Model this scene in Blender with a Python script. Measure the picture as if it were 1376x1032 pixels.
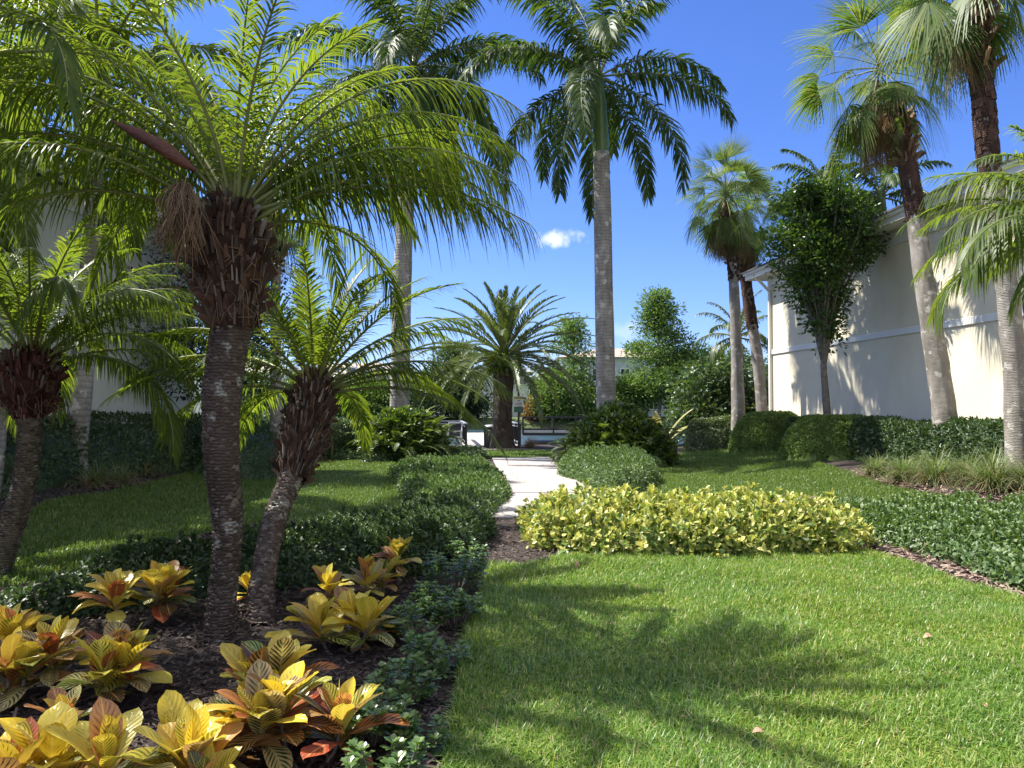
import bpy, math, numpy as np
from mathutils import Vector
for o in list(bpy.data.objects): bpy.data.objects.remove(o)
scn = bpy.context.scene
COL = scn.collection
R_ = math.radians
# ------------------------------------------------------------------ camera
CAMZ = 1.6; PITCH = math.atan(30/1033.0)
cam = bpy.data.cameras.new('camera'); camo = bpy.data.objects.new('camera', cam); COL.objects.link(camo)
cam.sensor_width = 36; cam.lens = 36*1033/1376; cam.clip_end = 2000; cam.clip_start = 0.05
camo.location = (0, 0, CAMZ); camo.rotation_euler = (math.pi/2+PITCH, 0, 0)
scn.camera = camo
# ------------------------------------------------------------------ sky and sun
SUN_AZ, SUN_EL = R_(-70), R_(55)          # azimuth from the viewing direction (+Y), negative = left
w = bpy.data.worlds.new('World'); scn.world = w; w.use_nodes = True
nt = w.node_tree; nt.nodes.clear()
sky = nt.nodes.new('ShaderNodeTexSky'); sky.sky_type = 'NISHITA'; sky.sun_disc = False
sky.sun_elevation = SUN_EL; sky.sun_rotation = SUN_AZ; sky.air_density = 1.0; sky.dust_density = 0.25; sky.ozone_density = 3.0
hs = nt.nodes.new('ShaderNodeHueSaturation'); hs.inputs['Saturation'].default_value = 1.12; hs.inputs['Value'].default_value = 1.0
bg = nt.nodes.new('ShaderNodeBackground'); bg.inputs[1].default_value = 0.084
wo = nt.nodes.new('ShaderNodeOutputWorld')
nt.links.new(sky.outputs[0], hs.inputs['Color'])
def cloud_mask(px, py, sx, sy, amt):
    t = math.tan; u=(px-688)/1033; v=(516-py)/1033
    d = Vector((u, math.cos(PITCH)-v*math.sin(PITCH), math.sin(PITCH)+v*math.cos(PITCH))).normalized()
    tc = nt.nodes.new('ShaderNodeTexCoord')
    sub = nt.nodes.new('ShaderNodeVectorMath'); sub.operation='SUBTRACT'; sub.inputs[1].default_value = d
    nt.links.new(tc.outputs['Generated'], sub.inputs[0])
    nz = nt.nodes.new('ShaderNodeTexNoise'); nz.inputs['Scale'].default_value = 45; nz.inputs['Detail'].default_value = 6
    nt.links.new(tc.outputs['Generated'], nz.inputs['Vector'])
    s2 = nt.nodes.new('ShaderNodeVectorMath'); s2.operation='MULTIPLY'; s2.inputs[1].default_value=(1/sx,1/sx,1/sy)
    nt.links.new(sub.outputs[0], s2.inputs[0])
    ln = nt.nodes.new('ShaderNodeVectorMath'); ln.operation='LENGTH'; nt.links.new(s2.outputs[0], ln.inputs[0])
    ad = nt.nodes.new('ShaderNodeMath'); ad.operation='MULTIPLY_ADD'; ad.inputs[1].default_value=2.6; ad.inputs[2].default_value=-1.3
    nt.links.new(nz.outputs[0], ad.inputs[0])
    sm = nt.nodes.new('ShaderNodeMath'); sm.operation='ADD'; nt.links.new(ln.outputs['Value'], sm.inputs[0]); nt.links.new(ad.outputs[0], sm.inputs[1])
    mr = nt.nodes.new('ShaderNodeMapRange'); mr.interpolation_type='SMOOTHSTEP'
    mr.inputs['From Min'].default_value=0.15; mr.inputs['From Max'].default_value=1.0; mr.inputs['To Min'].default_value=amt; mr.inputs['To Max'].default_value=0
    nt.links.new(sm.outputs[0], mr.inputs[0]); return mr.outputs[0]
mc_ = nt.nodes.new('ShaderNodeMix'); mc_.data_type='RGBA'; mc_.blend_type='MULTIPLY'; mc_.inputs[0].default_value=1; mc_.inputs[7].default_value=(.70,.80,1.24,1)
nt.links.new(hs.outputs[0],mc_.inputs[6]); src = mc_.outputs[2]
for a in ((748,320,.034,.013,.75),(838,446,.03,.02,.22),(1000,535,.09,.03,.35),(20,30,.10,.06,.3)):
    m = nt.nodes.new('ShaderNodeMix'); m.data_type='RGBA'; m.inputs[7].default_value=(7,7.3,8,1)
    nt.links.new(cloud_mask(*a), m.inputs[0]); nt.links.new(src, m.inputs[6]); src = m.outputs[2]
# bright cloud patches added to the unseen sky, overhead and behind, as fill light
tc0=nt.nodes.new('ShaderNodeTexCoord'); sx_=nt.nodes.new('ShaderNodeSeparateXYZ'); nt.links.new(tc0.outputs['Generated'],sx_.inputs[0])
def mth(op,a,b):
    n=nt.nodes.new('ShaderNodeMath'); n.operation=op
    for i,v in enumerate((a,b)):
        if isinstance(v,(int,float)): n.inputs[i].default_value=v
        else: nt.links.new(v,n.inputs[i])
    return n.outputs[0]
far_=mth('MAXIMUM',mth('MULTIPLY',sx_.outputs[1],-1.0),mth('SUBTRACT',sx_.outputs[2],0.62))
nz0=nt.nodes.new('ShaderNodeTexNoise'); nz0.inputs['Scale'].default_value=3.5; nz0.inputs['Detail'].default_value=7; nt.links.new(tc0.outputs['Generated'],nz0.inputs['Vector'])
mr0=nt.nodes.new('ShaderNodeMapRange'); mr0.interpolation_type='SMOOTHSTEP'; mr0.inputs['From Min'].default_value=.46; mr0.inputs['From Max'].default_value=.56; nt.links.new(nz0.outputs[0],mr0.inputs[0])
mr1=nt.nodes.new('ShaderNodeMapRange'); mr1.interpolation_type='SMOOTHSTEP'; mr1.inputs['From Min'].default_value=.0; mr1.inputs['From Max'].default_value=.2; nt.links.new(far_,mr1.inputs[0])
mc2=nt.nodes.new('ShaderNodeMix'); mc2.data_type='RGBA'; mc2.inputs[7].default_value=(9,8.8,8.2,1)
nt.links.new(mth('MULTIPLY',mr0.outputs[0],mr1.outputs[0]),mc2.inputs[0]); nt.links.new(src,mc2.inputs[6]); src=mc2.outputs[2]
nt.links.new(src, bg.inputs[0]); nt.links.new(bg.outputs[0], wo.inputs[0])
sl = bpy.data.lights.new('sun','SUN'); sl.energy = 5.0; sl.angle = R_(0.5); sl.color = (1,.955,.87)
so = bpy.data.objects.new('sun', sl); COL.objects.link(so)
sd = Vector((math.sin(SUN_AZ)*math.cos(SUN_EL), math.cos(SUN_AZ)*math.cos(SUN_EL), math.sin(SUN_EL)))
so.rotation_euler = sd.to_track_quat('Z','Y').to_euler()
vs = scn.view_settings; vs.view_transform='Standard'; vs.look='None'; vs.exposure=1.08; vs.gamma=1
scn.cycles.max_bounces = 8; scn.cycles.transmission_bounces = 5; scn.cycles.diffuse_bounces = 4
# ------------------------------------------------------------------ helpers
def ss(a,b,x): t=np.clip((x-a)/(b-a),0,1); return t*t*(3-2*t)
def terr(x,y):
    x=np.asarray(x,float); y=np.asarray(y,float)
    side = .34*ss(4.2,8.2,x)+.30*ss(4.6,7.5,-x)
    z = side*ss(7,12,y)*(1-ss(26,31,y))
    z = z + .02*np.sin(x*1.3+.7)*np.sin(y*.9)
    z = np.where(y>30, z*(1-ss(30,33,y)) -1.8*ss(32.2,35,y) + 2.3*ss(66,71,y), z)
    return z
def T(x,y): return float(terr(x,y))
def P(px,py,d):
    u=(px-688)/1033; v=(516-py)/1033; c,s=math.cos(PITCH),math.sin(PITCH)
    y=c-v*s; z=s+v*c; k=d/y
    return np.array([u*k, d, CAMZ+z*k])
def G(px,py,z0=0.0):
    u=(px-688)/1033; v=(516-py)/1033; c,s=math.cos(PITCH),math.sin(PITCH)
    y=c-v*s; z=s+v*c; k=(z0-CAMZ)/z
    return np.array([u*k, y*k, z0])
def GP(pts,z0=0.0): return np.array([G(a,b,z0)[:2] for a,b in pts])
def nrm(v): return v/np.maximum(np.linalg.norm(v,axis=-1,keepdims=True),1e-9)
def snoise(p, scale, seed):
    r=np.random.RandomState(seed); o=np.zeros(len(p))
    for k in range(6):
        f=r.normal(size=3)*scale*(1+.5*k); o+=np.sin(p@f+r.rand()*6.28)/(1+.5*k)
    return o/2.2
class MB:
    def __init__(s): s.v=[]; s.f=[]; s.n=0
    def add(s, v, f, mat=0, smooth=False, uv=None):
        v=np.asarray(v,float).reshape(-1,3); fs=f if isinstance(f,list) else [f]
        for a in fs:
            a=np.asarray(a,int)
            if len(a): s.f.append((a+s.n, mat, smooth))
        s.v.append((v,uv)); s.n+=len(v); return s
    def build(s, name, mats, parent=None, loc=(0,0,0), rot=(0,0,0)):
        V=np.concatenate([a for a,_ in s.v])
        me=bpy.data.meshes.new(name)
        me.vertices.add(len(V)); me.vertices.foreach_set('co', V.astype(np.float32).ravel())
        li=np.concatenate([a.ravel() for a,_,_ in s.f]); tot=np.concatenate([np.full(len(a),a.shape[1]) for a,_,_ in s.f])
        mi=np.concatenate([np.full(len(a),m) for a,m,_ in s.f]); sm=np.concatenate([np.full(len(a),k) for a,_,k in s.f])
        me.loops.add(len(li)); me.loops.foreach_set('vertex_index', li.astype(np.int32))
        me.polygons.add(len(tot)); st=np.concatenate([[0],np.cumsum(tot)[:-1]]).astype(np.int32)
        me.polygons.foreach_set('loop_start', st)
        me.polygons.foreach_set('material_index', mi.astype(np.int32)); me.polygons.foreach_set('use_smooth', sm.astype(bool))
        if any(u is not None for _,u in s.v):
            UV=np.concatenate([u if u is not None else np.zeros((len(a),2)) for a,u in s.v])
            l=me.uv_layers.new(name='UVMap'); l.data.foreach_set('uv', UV[li].astype(np.float32).ravel())
        me.update(calc_edges=True); me.validate()
        for m in (mats if isinstance(mats,(list,tuple)) else [mats]): me.materials.append(m)
        o=bpy.data.objects.new(name, me); COL.objects.link(o); o.location=loc; o.rotation_euler=rot
        if parent is not None: o.parent=parent
        return o
    def box(s, c, d, mat=0, rz=0, M=None, bev=0):
        x,y,z=[k/2 for k in d]
        b=min(bev,x*.9,y*.9,z*.9)
        if b<=0:
            v=np.array([(a,bb,cc) for cc in(-z,z) for bb in(-y,y) for a in(-x,x)])
            f=[np.array([(0,2,3,1),(4,5,7,6),(0,1,5,4),(2,6,7,3),(0,4,6,2),(1,3,7,5)])]
        else:
            vs_=[];
            for sz in(-1,1):
                for sy in(-1,1):
                    for sx in(-1,1):
                        vs_+= [(sx*x,sy*(y-b),sz*(z-b)),(sx*(x-b),sy*y,sz*(z-b)),(sx*(x-b),sy*(y-b),sz*z)]
            v=np.array(vs_)
            i=lambda sx,sy,sz,k:(((sz>0)*4+(sy>0)*2+(sx>0))*3+k)
            q=[];t=[]
            for sg in(-1,1):
                q.append((i(sg,-1,-1,0),i(sg,1,-1,0),i(sg,1,1,0),i(sg,-1,1,0)))
                q.append((i(-1,sg,-1,1),i(1,sg,-1,1),i(1,sg,1,1),i(-1,sg,1,1)))
                q.append((i(-1,-1,sg,2),i(1,-1,sg,2),i(1,1,sg,2),i(-1,1,sg,2)))
            for a in(-1,1):
                for b2 in(-1,1):
                    q.append((i(a,b2,-1,0),i(a,b2,1,0),i(a,b2,1,1),i(a,b2,-1,1)))
                    q.append((i(a,-1,b2,0),i(a,1,b2,0),i(a,1,b2,2),i(a,-1,b2,2)))
                    q.append((i(-1,a,b2,1),i(1,a,b2,1),i(1,a,b2,2),i(-1,a,b2,2)))
                    for c2 in(-1,1): t.append((i(a,b2,c2,0),i(a,b2,c2,1),i(a,b2,c2,2)))
            f=[np.array(q),np.array(t)]
        if M is not None: v=v@np.asarray(M).T
        elif rz: cc,sn=math.cos(rz),math.sin(rz); v=v@np.array([[cc,sn,0],[-sn,cc,0],[0,0,1]])
        return s.add(v+np.asarray(c,float), f, mat)
    def bar(s, a, b, w, h=None, mat=0):
        a=np.asarray(a,float); b=np.asarray(b,float); d=b-a; L=np.linalg.norm(d); X=d/L
        up=np.array([0,0,1.]) if abs(X[2])<.95 else np.array([0,1.,0])
        Y=nrm(np.cross(up,X)); Z=np.cross(X,Y)
        return s.box((a+b)/2,(L,w,h or w),mat,M=np.stack([X,Y,Z],1))
    def tube(s, pts, rad, n=8, mat=0, amp=0, seed=0, sc=6, cap=True):
        pts=np.asarray(pts,float); m=len(pts); rad=np.broadcast_to(np.asarray(rad,float),(m,))
        t=nrm(np.gradient(pts,axis=0)); ref=np.array([0,1,0.]) if abs(t[:,1]).max()<.9 else np.array([.3,0.1,1.])
        A=nrm(np.cross(t,ref)); B=np.cross(t,A)
        th=np.arange(n)/n*2*math.pi
        dirs=A[:,None]*np.cos(th)[None,:,None]+B[:,None]*np.sin(th)[None,:,None]
        v=pts[:,None]+dirs*rad[:,None,None]
        if amp:
            k=snoise(v.reshape(-1,3),sc,seed).reshape(m,n); v=v+dirs*(k*amp)[:,:,None]*rad[:,None,None]
        i=np.arange(m-1)[:,None]*n; j=np.arange(n)[None]; j2=(j+1)%n
        q=np.stack([i+j,i+j2,i+n+j2,i+n+j],-1).reshape(-1,4)
        fs=[q]
        if cap: fs.append(np.array([list(range((m-1)*n,m*n))]))
        return s.add(v,fs,mat,True)
def spline(pts, n):
    pts=np.asarray(pts,float); m=len(pts)
    p=np.vstack([2*pts[0]-pts[1],pts,2*pts[-1]-pts[-2]]); out=[]
    for t in np.linspace(0,m-1-1e-6,n):
        i=int(t); f=t-i; a,b,c,d=p[i],p[i+1],p[i+2],p[i+3]
        out.append(.5*((2*b)+(c-a)*f+(2*a-5*b+4*c-d)*f*f+(3*b-a-3*c+d)*f**3))
    return np.array(out)
def frame(X,N):
    X=nrm(X); Y=nrm(np.cross(N,X)); Z=np.cross(X,Y); return X,Y,Z
def scatter(mb, tmpl, pos, X, N, L, W, mat=0, uv=None, smooth=False):
    tv,tf=tmpl; X,Y,Z=frame(X,N); L=np.broadcast_to(L,(len(pos),)); W=np.broadcast_to(W,(len(pos),))
    v=pos[:,None]+X[:,None]*(tv[None,:,0,None]*L[:,None,None])+Y[:,None]*(tv[None,:,1,None]*W[:,None,None])+Z[:,None]*(tv[None,:,2,None]*L[:,None,None])
    k=len(tv); off=(np.arange(len(pos))*k)[:,None,None]
    fs=[(f[None]+off).reshape(-1,f.shape[1]) for f in tf]
    mb.add(v,fs,mat,smooth,uv=np.tile(uv,(len(pos),1)) if uv is not None else None)
LEAF4=(np.array([(0,0,0),(.45,-.5,.07),(1,0,-.05),(.45,.5,.07)]),[np.array([(0,1,2),(0,2,3)])])
LEAF7=(np.array([(0,0,0),(.35,-.32,.05),(.35,0,.0),(.35,.32,.05),(.75,-.5,.03),(.75,0,-.02),(.75,.5,.03),(1,0,-.08)]),
       [np.array([(0,1,2),(0,2,3),(4,7,5),(5,7,6)]),np.array([(1,4,5,2),(2,5,6,3)])])
CHIP=(np.array([(0,-.5,0),(1,-.4,.05),(1,.45,.1),(.1,.5,.02)]),[np.array([(0,1,2,3)])])
PEG=(np.array([(0,-.5,-.25),(0,.5,-.25),(0,0,.35),(1,-.28,.18),(1,.28,.18),(.9,0,.42)]),
     [np.array([(0,1,4,3),(0,3,5,2),(1,2,5,4)]),np.array([(3,4,5)])])
def tag(o,label=None,cat=None,group=None,kind=None):
    if label: o['label']=label
    if cat: o['category']=cat
    if group: o['group']=group
    if kind: o['kind']=kind
    return o
def empty(name,loc,label,cat,group=None,rz=0):
    o=bpy.data.objects.new(name,None); COL.objects.link(o); o.location=tuple(loc); o.rotation_euler=(0,0,rz)
    o.empty_display_size=.2; return tag(o,label,cat,group)
# ------------------------------------------------------------------ materials
def newmat(name):
    m=bpy.data.materials.new(name); m.use_nodes=True; t=m.node_tree; b=t.nodes['Principled BSDF']; return m,t,b
def N(t,typ,**k):
    n=t.nodes.new(typ)
    for a,v in k.items(): setattr(n,a,v)
    return n
def ramp(t, fac, cols, interp='LINEAR'):
    r=N(t,'ShaderNodeValToRGB'); e=r.color_ramp; e.interpolation=interp
    n=len(cols)
    while len(e.elements)<n: e.elements.new(.5)
    for i,c in enumerate(cols):
        if len(c)==4: p=c[3]
        else: p=i/(n-1) if n>1 else 0
        e.elements[i].position=p; e.elements[i].color=(c[0],c[1],c[2],1)
    t.links.new(fac,r.inputs[0]); return r.outputs[0]
def mixc(t,f,a,b,mode='MIX'):
    m=N(t,'ShaderNodeMix',data_type='RGBA',blend_type=mode)
    for s,v in ((0,f),(6,a),(7,b)):
        if hasattr(v,'is_linked'): t.links.new(v,m.inputs[s])
        else: m.inputs[s].default_value=v if s==0 else (*v,1)
    return m.outputs[2]
def noise(t,scale,detail=4,coord='Object',rough=.55,vec=None,dist=0):
    n=N(t,'ShaderNodeTexNoise'); n.inputs['Scale'].default_value=scale; n.inputs['Detail'].default_value=detail; n.inputs['Roughness'].default_value=rough; n.inputs['Distortion'].default_value=dist
    if vec is None:
        tc=N(t,'ShaderNodeTexCoord'); vec=tc.outputs[coord]
    t.links.new(vec,n.inputs['Vector']); return n.outputs[0]
def leafmat(name, cols, rough=.42, tr=.4, tcol=(1.5,1.6,.7), spec=.5, patch=None):
    m,t,b=newmat(name); g=N(t,'ShaderNodeNewGeometry')
    c=ramp(t,g.outputs['Random Per Island'],cols)
    if patch:
        f=noise(t,patch[0],3); f2=ramp(t,f,[(0,0,0,.42),(1,1,1,.62)]); c=mixc(t,f2,c,patch[1],'MULTIPLY')
    t.links.new(c,b.inputs['Base Color']); b.inputs['Roughness'].default_value=rough; b.inputs['Specular IOR Level'].default_value=spec
    tl=N(t,'ShaderNodeBsdfTranslucent'); tc_=mixc(t,1.0,c,tcol,'MULTIPLY'); t.links.new(tc_,tl.inputs[0])
    mx=N(t,'ShaderNodeMixShader'); mx.inputs[0].default_value=tr
    t.links.new(b.outputs[0],mx.inputs[1]); t.links.new(tl.outputs[0],mx.inputs[2])
    t.links.new(mx.outputs[0],t.nodes['Material Output'].inputs[0]); return m
def simplemat(name,col,rough=.6,metal=0,var=None,scale=8,bump=0,bscale=40,spec=.5,detail=5):
    m,t,b=newmat(name)
    if var is not None:
        f=noise(t,scale,detail); c=ramp(t,f,[(*col,.3),(*var,.7)])
        if 'stucco' in name:
            tc=N(t,'ShaderNodeTexCoord'); mp=N(t,'ShaderNodeMapping'); mp.inputs['Scale'].default_value=(1,1,.4); t.links.new(tc.outputs['Object'],mp.inputs[0]); c=mixc(t,.35,c,ramp(t,noise(t,.7,8,vec=mp.outputs[0],rough=.75),[(.80,.79,.75,.36),(1,1,1,.6)]),'MULTIPLY')
        t.links.new(c,b.inputs['Base Color'])
    else: b.inputs['Base Color'].default_value=(*col,1)
    b.inputs['Roughness'].default_value=rough; b.inputs['Metallic'].default_value=metal; b.inputs['Specular IOR Level'].default_value=spec
    if bump:
        bp=N(t,'ShaderNodeBump'); bp.inputs['Strength'].default_value=bump; bp.inputs['Distance'].default_value=.02
        t.links.new(noise(t,bscale,6),bp.inputs['Height']); t.links.new(bp.outputs[0],b.inputs['Normal'])
    return m
def trunkmat(name, c1, c2, ring=30, lich=None, streak=True, bump=.5, rm=.75):
    m,t,b=newmat(name); tc=N(t,'ShaderNodeTexCoord')
    w_=N(t,'ShaderNodeTexWave',wave_type='BANDS',bands_direction='Z'); w_.inputs['Scale'].default_value=ring; w_.inputs['Distortion'].default_value=5; w_.inputs['Detail'].default_value=3; w_.inputs['Detail Scale'].default_value=1.5
    t.links.new(tc.outputs['Object'],w_.inputs['Vector'])
    mp=N(t,'ShaderNodeMapping'); mp.inputs['Scale'].default_value=(1,1,.25); t.links.new(tc.outputs['Object'],mp.inputs[0])
    f=noise(t,5,8,vec=mp.outputs[0],rough=.65)
    c=ramp(t,f,[(*c1,.3),(*c2,.68)])
    dk=ramp(t,w_.outputs['Fac'],[(.55,.53,.5,.0),(1,1,1,.35)]); c=mixc(t,rm,c,dk,'MULTIPLY'); f9=noise(t,1.3,6,vec=tc.outputs['Object'],rough=.7); c=mixc(t,.8,c,ramp(t,f9,[(.62,.6,.56,.38),(1,1,1,.6)]),'MULTIPLY')
    if lich is not None:
        f3=noise(t,lich[3],4,vec=tc.outputs['Object']); k=ramp(t,f3,[(0,0,0,.57),(1,1,1,.63)]); c=mixc(t,k,c,lich[:3])
    t.links.new(c,b.inputs['Base Color']); b.inputs['Roughness'].default_value=.9; b.inputs['Specular IOR Level'].default_value=.2
    bp=N(t,'ShaderNodeBump'); bp.inputs['Strength'].default_value=bump; bp.inputs['Distance'].default_value=.02
    ad=N(t,'ShaderNodeMath',operation='ADD'); t.links.new(w_.outputs['Fac'],ad.inputs[0]); t.links.new(f,ad.inputs[1])
    t.links.new(ad.outputs[0],bp.inputs['Height']); t.links.new(bp.outputs[0],b.inputs['Normal']); return m
M={}
M['pygmy']=leafmat('pygmy_leaf',[(.055,.10,.02),(.085,.145,.022),(.13,.18,.03),(.075,.12,.035)],.45,.52,(2.2,1.95,.75),.4)
M['royal']=leafmat('royal_leaf',[(.03,.065,.018),(.05,.095,.022),(.08,.125,.03)],.5,.35,(1.8,1.7,.6),.35)
M['date']=leafmat('date_leaf',[(.06,.095,.035),(.09,.13,.045),(.12,.15,.05)],.45,.3,(1.5,1.5,.6))
M['fan']=leafmat('fan_leaf',[(.055,.105,.028),(.09,.15,.038),(.14,.20,.055),(.20,.23,.09)],.5,.38,(1.7,1.7,.6),.35)
M['deadfan']=leafmat('dead_fan',[(.20,.13,.07),(.30,.21,.12),(.14,.09,.05)],.7,.35,(1.3,1.1,.8),.2)
M['rachis']=simplemat('rachis',(.13,.17,.04),.45,var=(.2,.2,.07),scale=3)
M['shaft']=simplemat('crownshaft',(.07,.13,.03),.35,var=(.12,.19,.05),scale=2)
M['ptrunk']=trunkmat('pygmy_trunk',(.05,.038,.03),(.13,.10,.085),14,(.28,.28,.24,7))
M['ptrunk2']=trunkmat('mossy_trunk',(.07,.058,.04),(.18,.155,.11),14,(.25,.26,.20,7))
M['peg']=leafmat('leaf_scar',[(.06,.045,.036),(.10,.08,.065),(.15,.12,.10),(.22,.19,.16)],.85,.0,spec=.15)
M['boot']=leafmat('leaf_boot',[(.025,.015,.011),(.06,.034,.023),(.11,.062,.042),(.05,.035,.028)],.85,.0,spec=.15)
M['btrunk']=trunkmat('boot_trunk',(.05,.028,.02),(.17,.10,.075),9,bump=.8)
M['redboot']=leafmat('red_leaf_boot',[(.03,.012,.01),(.065,.022,.017),(.11,.045,.035)],.8,.0,spec=.2)
M['fibre']=leafmat('fibre',[(.10,.06,.035),(.22,.14,.08),(.3,.2,.12)],.8,.2)
M['gtrunk']=trunkmat('grey_palm_trunk',(.20,.185,.16),(.44,.41,.37),3.3,(.50,.48,.42,3.5),bump=.25,rm=.55)
M['gtrunk2']=trunkmat('fan_palm_trunk',(.20,.18,.155),(.42,.385,.34),13,(.46,.43,.38,6),bump=.35,rm=.4)
M['dtrunk']=trunkmat('date_trunk',(.06,.045,.035),(.16,.125,.10),8,bump=.6)
M['bark']=simplemat('bark',(.10,.085,.07),.9,var=(.24,.21,.18),scale=12,bump=.6)
M['spathe']=simplemat('spathe',(.13,.04,.025),.65,var=(.07,.028,.018),scale=9,bump=.6,bscale=45)
M['hedge']=leafmat('hedge_leaf',[(.03,.06,.02),(.05,.09,.03),(.075,.125,.045),(.04,.07,.03)],.42,.22,(1.6,1.7,.5),.45)
M['hedge_lt']=leafmat('clipped_hedge_leaf',[(.10,.17,.035),(.15,.23,.05),(.22,.30,.08)],.45,.3,(1.5,1.5,.5))
M['hedge_pale']=leafmat('pale_hedge_leaf',[(.10,.15,.06),(.15,.20,.09),(.20,.25,.13),(.07,.11,.04)],.4,.25,(1.4,1.4,.6))
M['cover']=leafmat('ground_cover_leaf',[(.045,.09,.025),(.075,.135,.04),(.12,.19,.065),(.20,.26,.13)],.45,.25,(1.6,1.7,.5),.4)
M['pitto']=leafmat('obovate_leaf',[(.06,.12,.03),(.10,.18,.05),(.18,.26,.10)],.25,.25,(1.5,1.6,.5),.7)
M['gold']=leafmat('gold_leaf',[(.05,.11,.025),(.15,.24,.05),(.42,.46,.11),(.64,.61,.21),(.32,.37,.07),(.68,.65,.26)],.4,.3,(1.2,1.15,.6))
M['cycad']=leafmat('cycad_leaf',[(.035,.07,.018),(.055,.10,.025),(.09,.14,.03),(.22,.30,.07)],.38,.25,(1.8,1.8,.5),.5)
M['agave']=simplemat('wide_strap_leaf',(.20,.19,.04),.4,var=(.30,.27,.08),scale=2)
M['tree1']=leafmat('feathery_tree_leaf',[(.07,.13,.03),(.11,.19,.04),(.16,.24,.06)],.5,.35,(1.5,1.5,.5))
M['tree2']=leafmat('broad_tree_leaf',[(.04,.08,.03),(.07,.12,.04),(.12,.17,.07)],.4,.3,(1.5,1.5,.5))
M['vase']=leafmat('vase_tree_leaf',[(.03,.065,.015),(.045,.09,.02),(.09,.16,.025)],.35,.35,(1.8,1.8,.5),.5)
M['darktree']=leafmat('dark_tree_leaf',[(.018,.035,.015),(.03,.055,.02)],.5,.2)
M['red']=leafmat('russet_leaf',[(.22,.09,.06),(.32,.16,.08),(.12,.12,.05)],.5,.3)
M['tuft']=leafmat('tuft_blade',[(.07,.12,.04),(.12,.18,.06),(.18,.23,.10),(.26,.27,.14)],.45,.3)
M['tuftdry']=leafmat('dry_tuft_blade',[(.25,.17,.10),(.38,.28,.19),(.3,.18,.12)],.6,.3)
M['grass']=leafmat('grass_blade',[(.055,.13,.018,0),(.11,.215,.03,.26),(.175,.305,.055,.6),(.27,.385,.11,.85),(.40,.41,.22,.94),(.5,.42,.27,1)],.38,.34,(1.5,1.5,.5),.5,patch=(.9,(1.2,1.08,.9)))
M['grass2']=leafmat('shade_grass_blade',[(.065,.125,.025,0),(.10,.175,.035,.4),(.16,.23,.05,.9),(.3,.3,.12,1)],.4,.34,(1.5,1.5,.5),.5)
M['lawnsoil']=simplemat('lawn_thatch',(.055,.09,.022),.95,var=(.10,.125,.04),scale=14,bump=.5,bscale=90)
M['chip']=leafmat('mulch_chip',[(.02,.013,.01),(.04,.026,.02),(.075,.05,.04),(.13,.10,.085),(.05,.03,.022)],.8,0)
M['chip2']=leafmat('dry_chip',[(.10,.06,.05),(.19,.12,.10),(.27,.19,.15),(.36,.28,.22)],.85,0)
M['soil']=simplemat('mulch_soil',(.02,.014,.011),.95,var=(.06,.04,.032),scale=22,bump=.9,bscale=70)
M['stucco']=simplemat('cream_stucco',(.76,.68,.50),.9,var=(.80,.73,.56),scale=1.2,bump=.15,bscale=160)
M['stucco2']=simplemat('white_stucco',(.62,.64,.58),.9,var=(.66,.68,.62),scale=1.2,bump=.15,bscale=160)
M['trim']=simplemat('white_trim',(.78,.77,.72),.6)
M['soffit']=simplemat('soffit_paint',(.70,.69,.64),.8)
M['roofd']=simplemat('dark_roof_tile',(.05,.05,.055),.8,var=(.09,.085,.08),scale=9,bump=.4,bscale=14)
M['roofb']=simplemat('brown_roof_tile',(.30,.24,.20),.85,var=(.40,.33,.27),scale=3,bump=.4,bscale=14)
M['dark']=simplemat('vent_slot',(.02,.02,.02),.8)
M['blk']=simplemat('black_metal',(.018,.018,.02),.4,metal=.0,bump=.05)
M['grey']=simplemat('galvanised_metal',(.34,.35,.36),.45,metal=.3)
M['white']=simplemat('white_paint',(.78,.78,.78),.5)
M['yellow']=simplemat('sign_yellow',(.70,.62,.18),.5)
M['green']=simplemat('sign_green',(.06,.16,.11),.5)
M['glass']=simplemat('window_glass',(.03,.045,.06),.08,spec=.9)
M['hw']=simplemat('white_siding',(.70,.69,.64),.8,var=(.74,.73,.68),scale=1)
M['hc']=simplemat('pale_siding',(.48,.56,.60),.8,var=(.54,.60,.62),scale=1)
M['brick']=simplemat('red_brick',(.22,.08,.05),.9,var=(.30,.13,.09),scale=4)
M['dry']=simplemat('dry_leaf',(.42,.29,.18),.7,var=(.30,.17,.10),scale=30)
M['roofg']=simplemat('grey_roof_tile',(.26,.25,.25),.85,var=(.34,.32,.31),scale=3)
# plank deck
m,t,b=newmat('weathered_deck'); tc=N(t,'ShaderNodeTexCoord'); mp=N(t,'ShaderNodeMapping'); mp.inputs['Scale'].default_value=(.6,8,1); t.links.new(tc.outputs['Object'],mp.inputs[0])
t.links.new(ramp(t,noise(t,3,6,vec=mp.outputs[0]),[(.38,.34,.31,.3),(.55,.51,.47,.7)]),b.inputs['Base Color']); b.inputs['Roughness'].default_value=.85; M['deck']=m
# concrete
m,t,b=newmat('concrete_path'); f=noise(t,1.3,8,rough=.7); f2=noise(t,60,4)
c=ramp(t,f,[(.33,.295,.27,.28),(.46,.42,.385,.7)]); c=mixc(t,.35,c,ramp(t,f2,[(.6,.6,.6,.3),(1,1,1,.6)]),'MULTIPLY')
t.links.new(c,b.inputs['Base Color']); b.inputs['Roughness'].default_value=.88
bp=N(t,'ShaderNodeBump'); bp.inputs['Strength'].default_value=.2; bp.inputs['Distance'].default_value=.01; t.links.new(f2,bp.inputs['Height']); t.links.new(bp.outputs[0],b.inputs['Normal']); M['conc']=m
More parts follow.
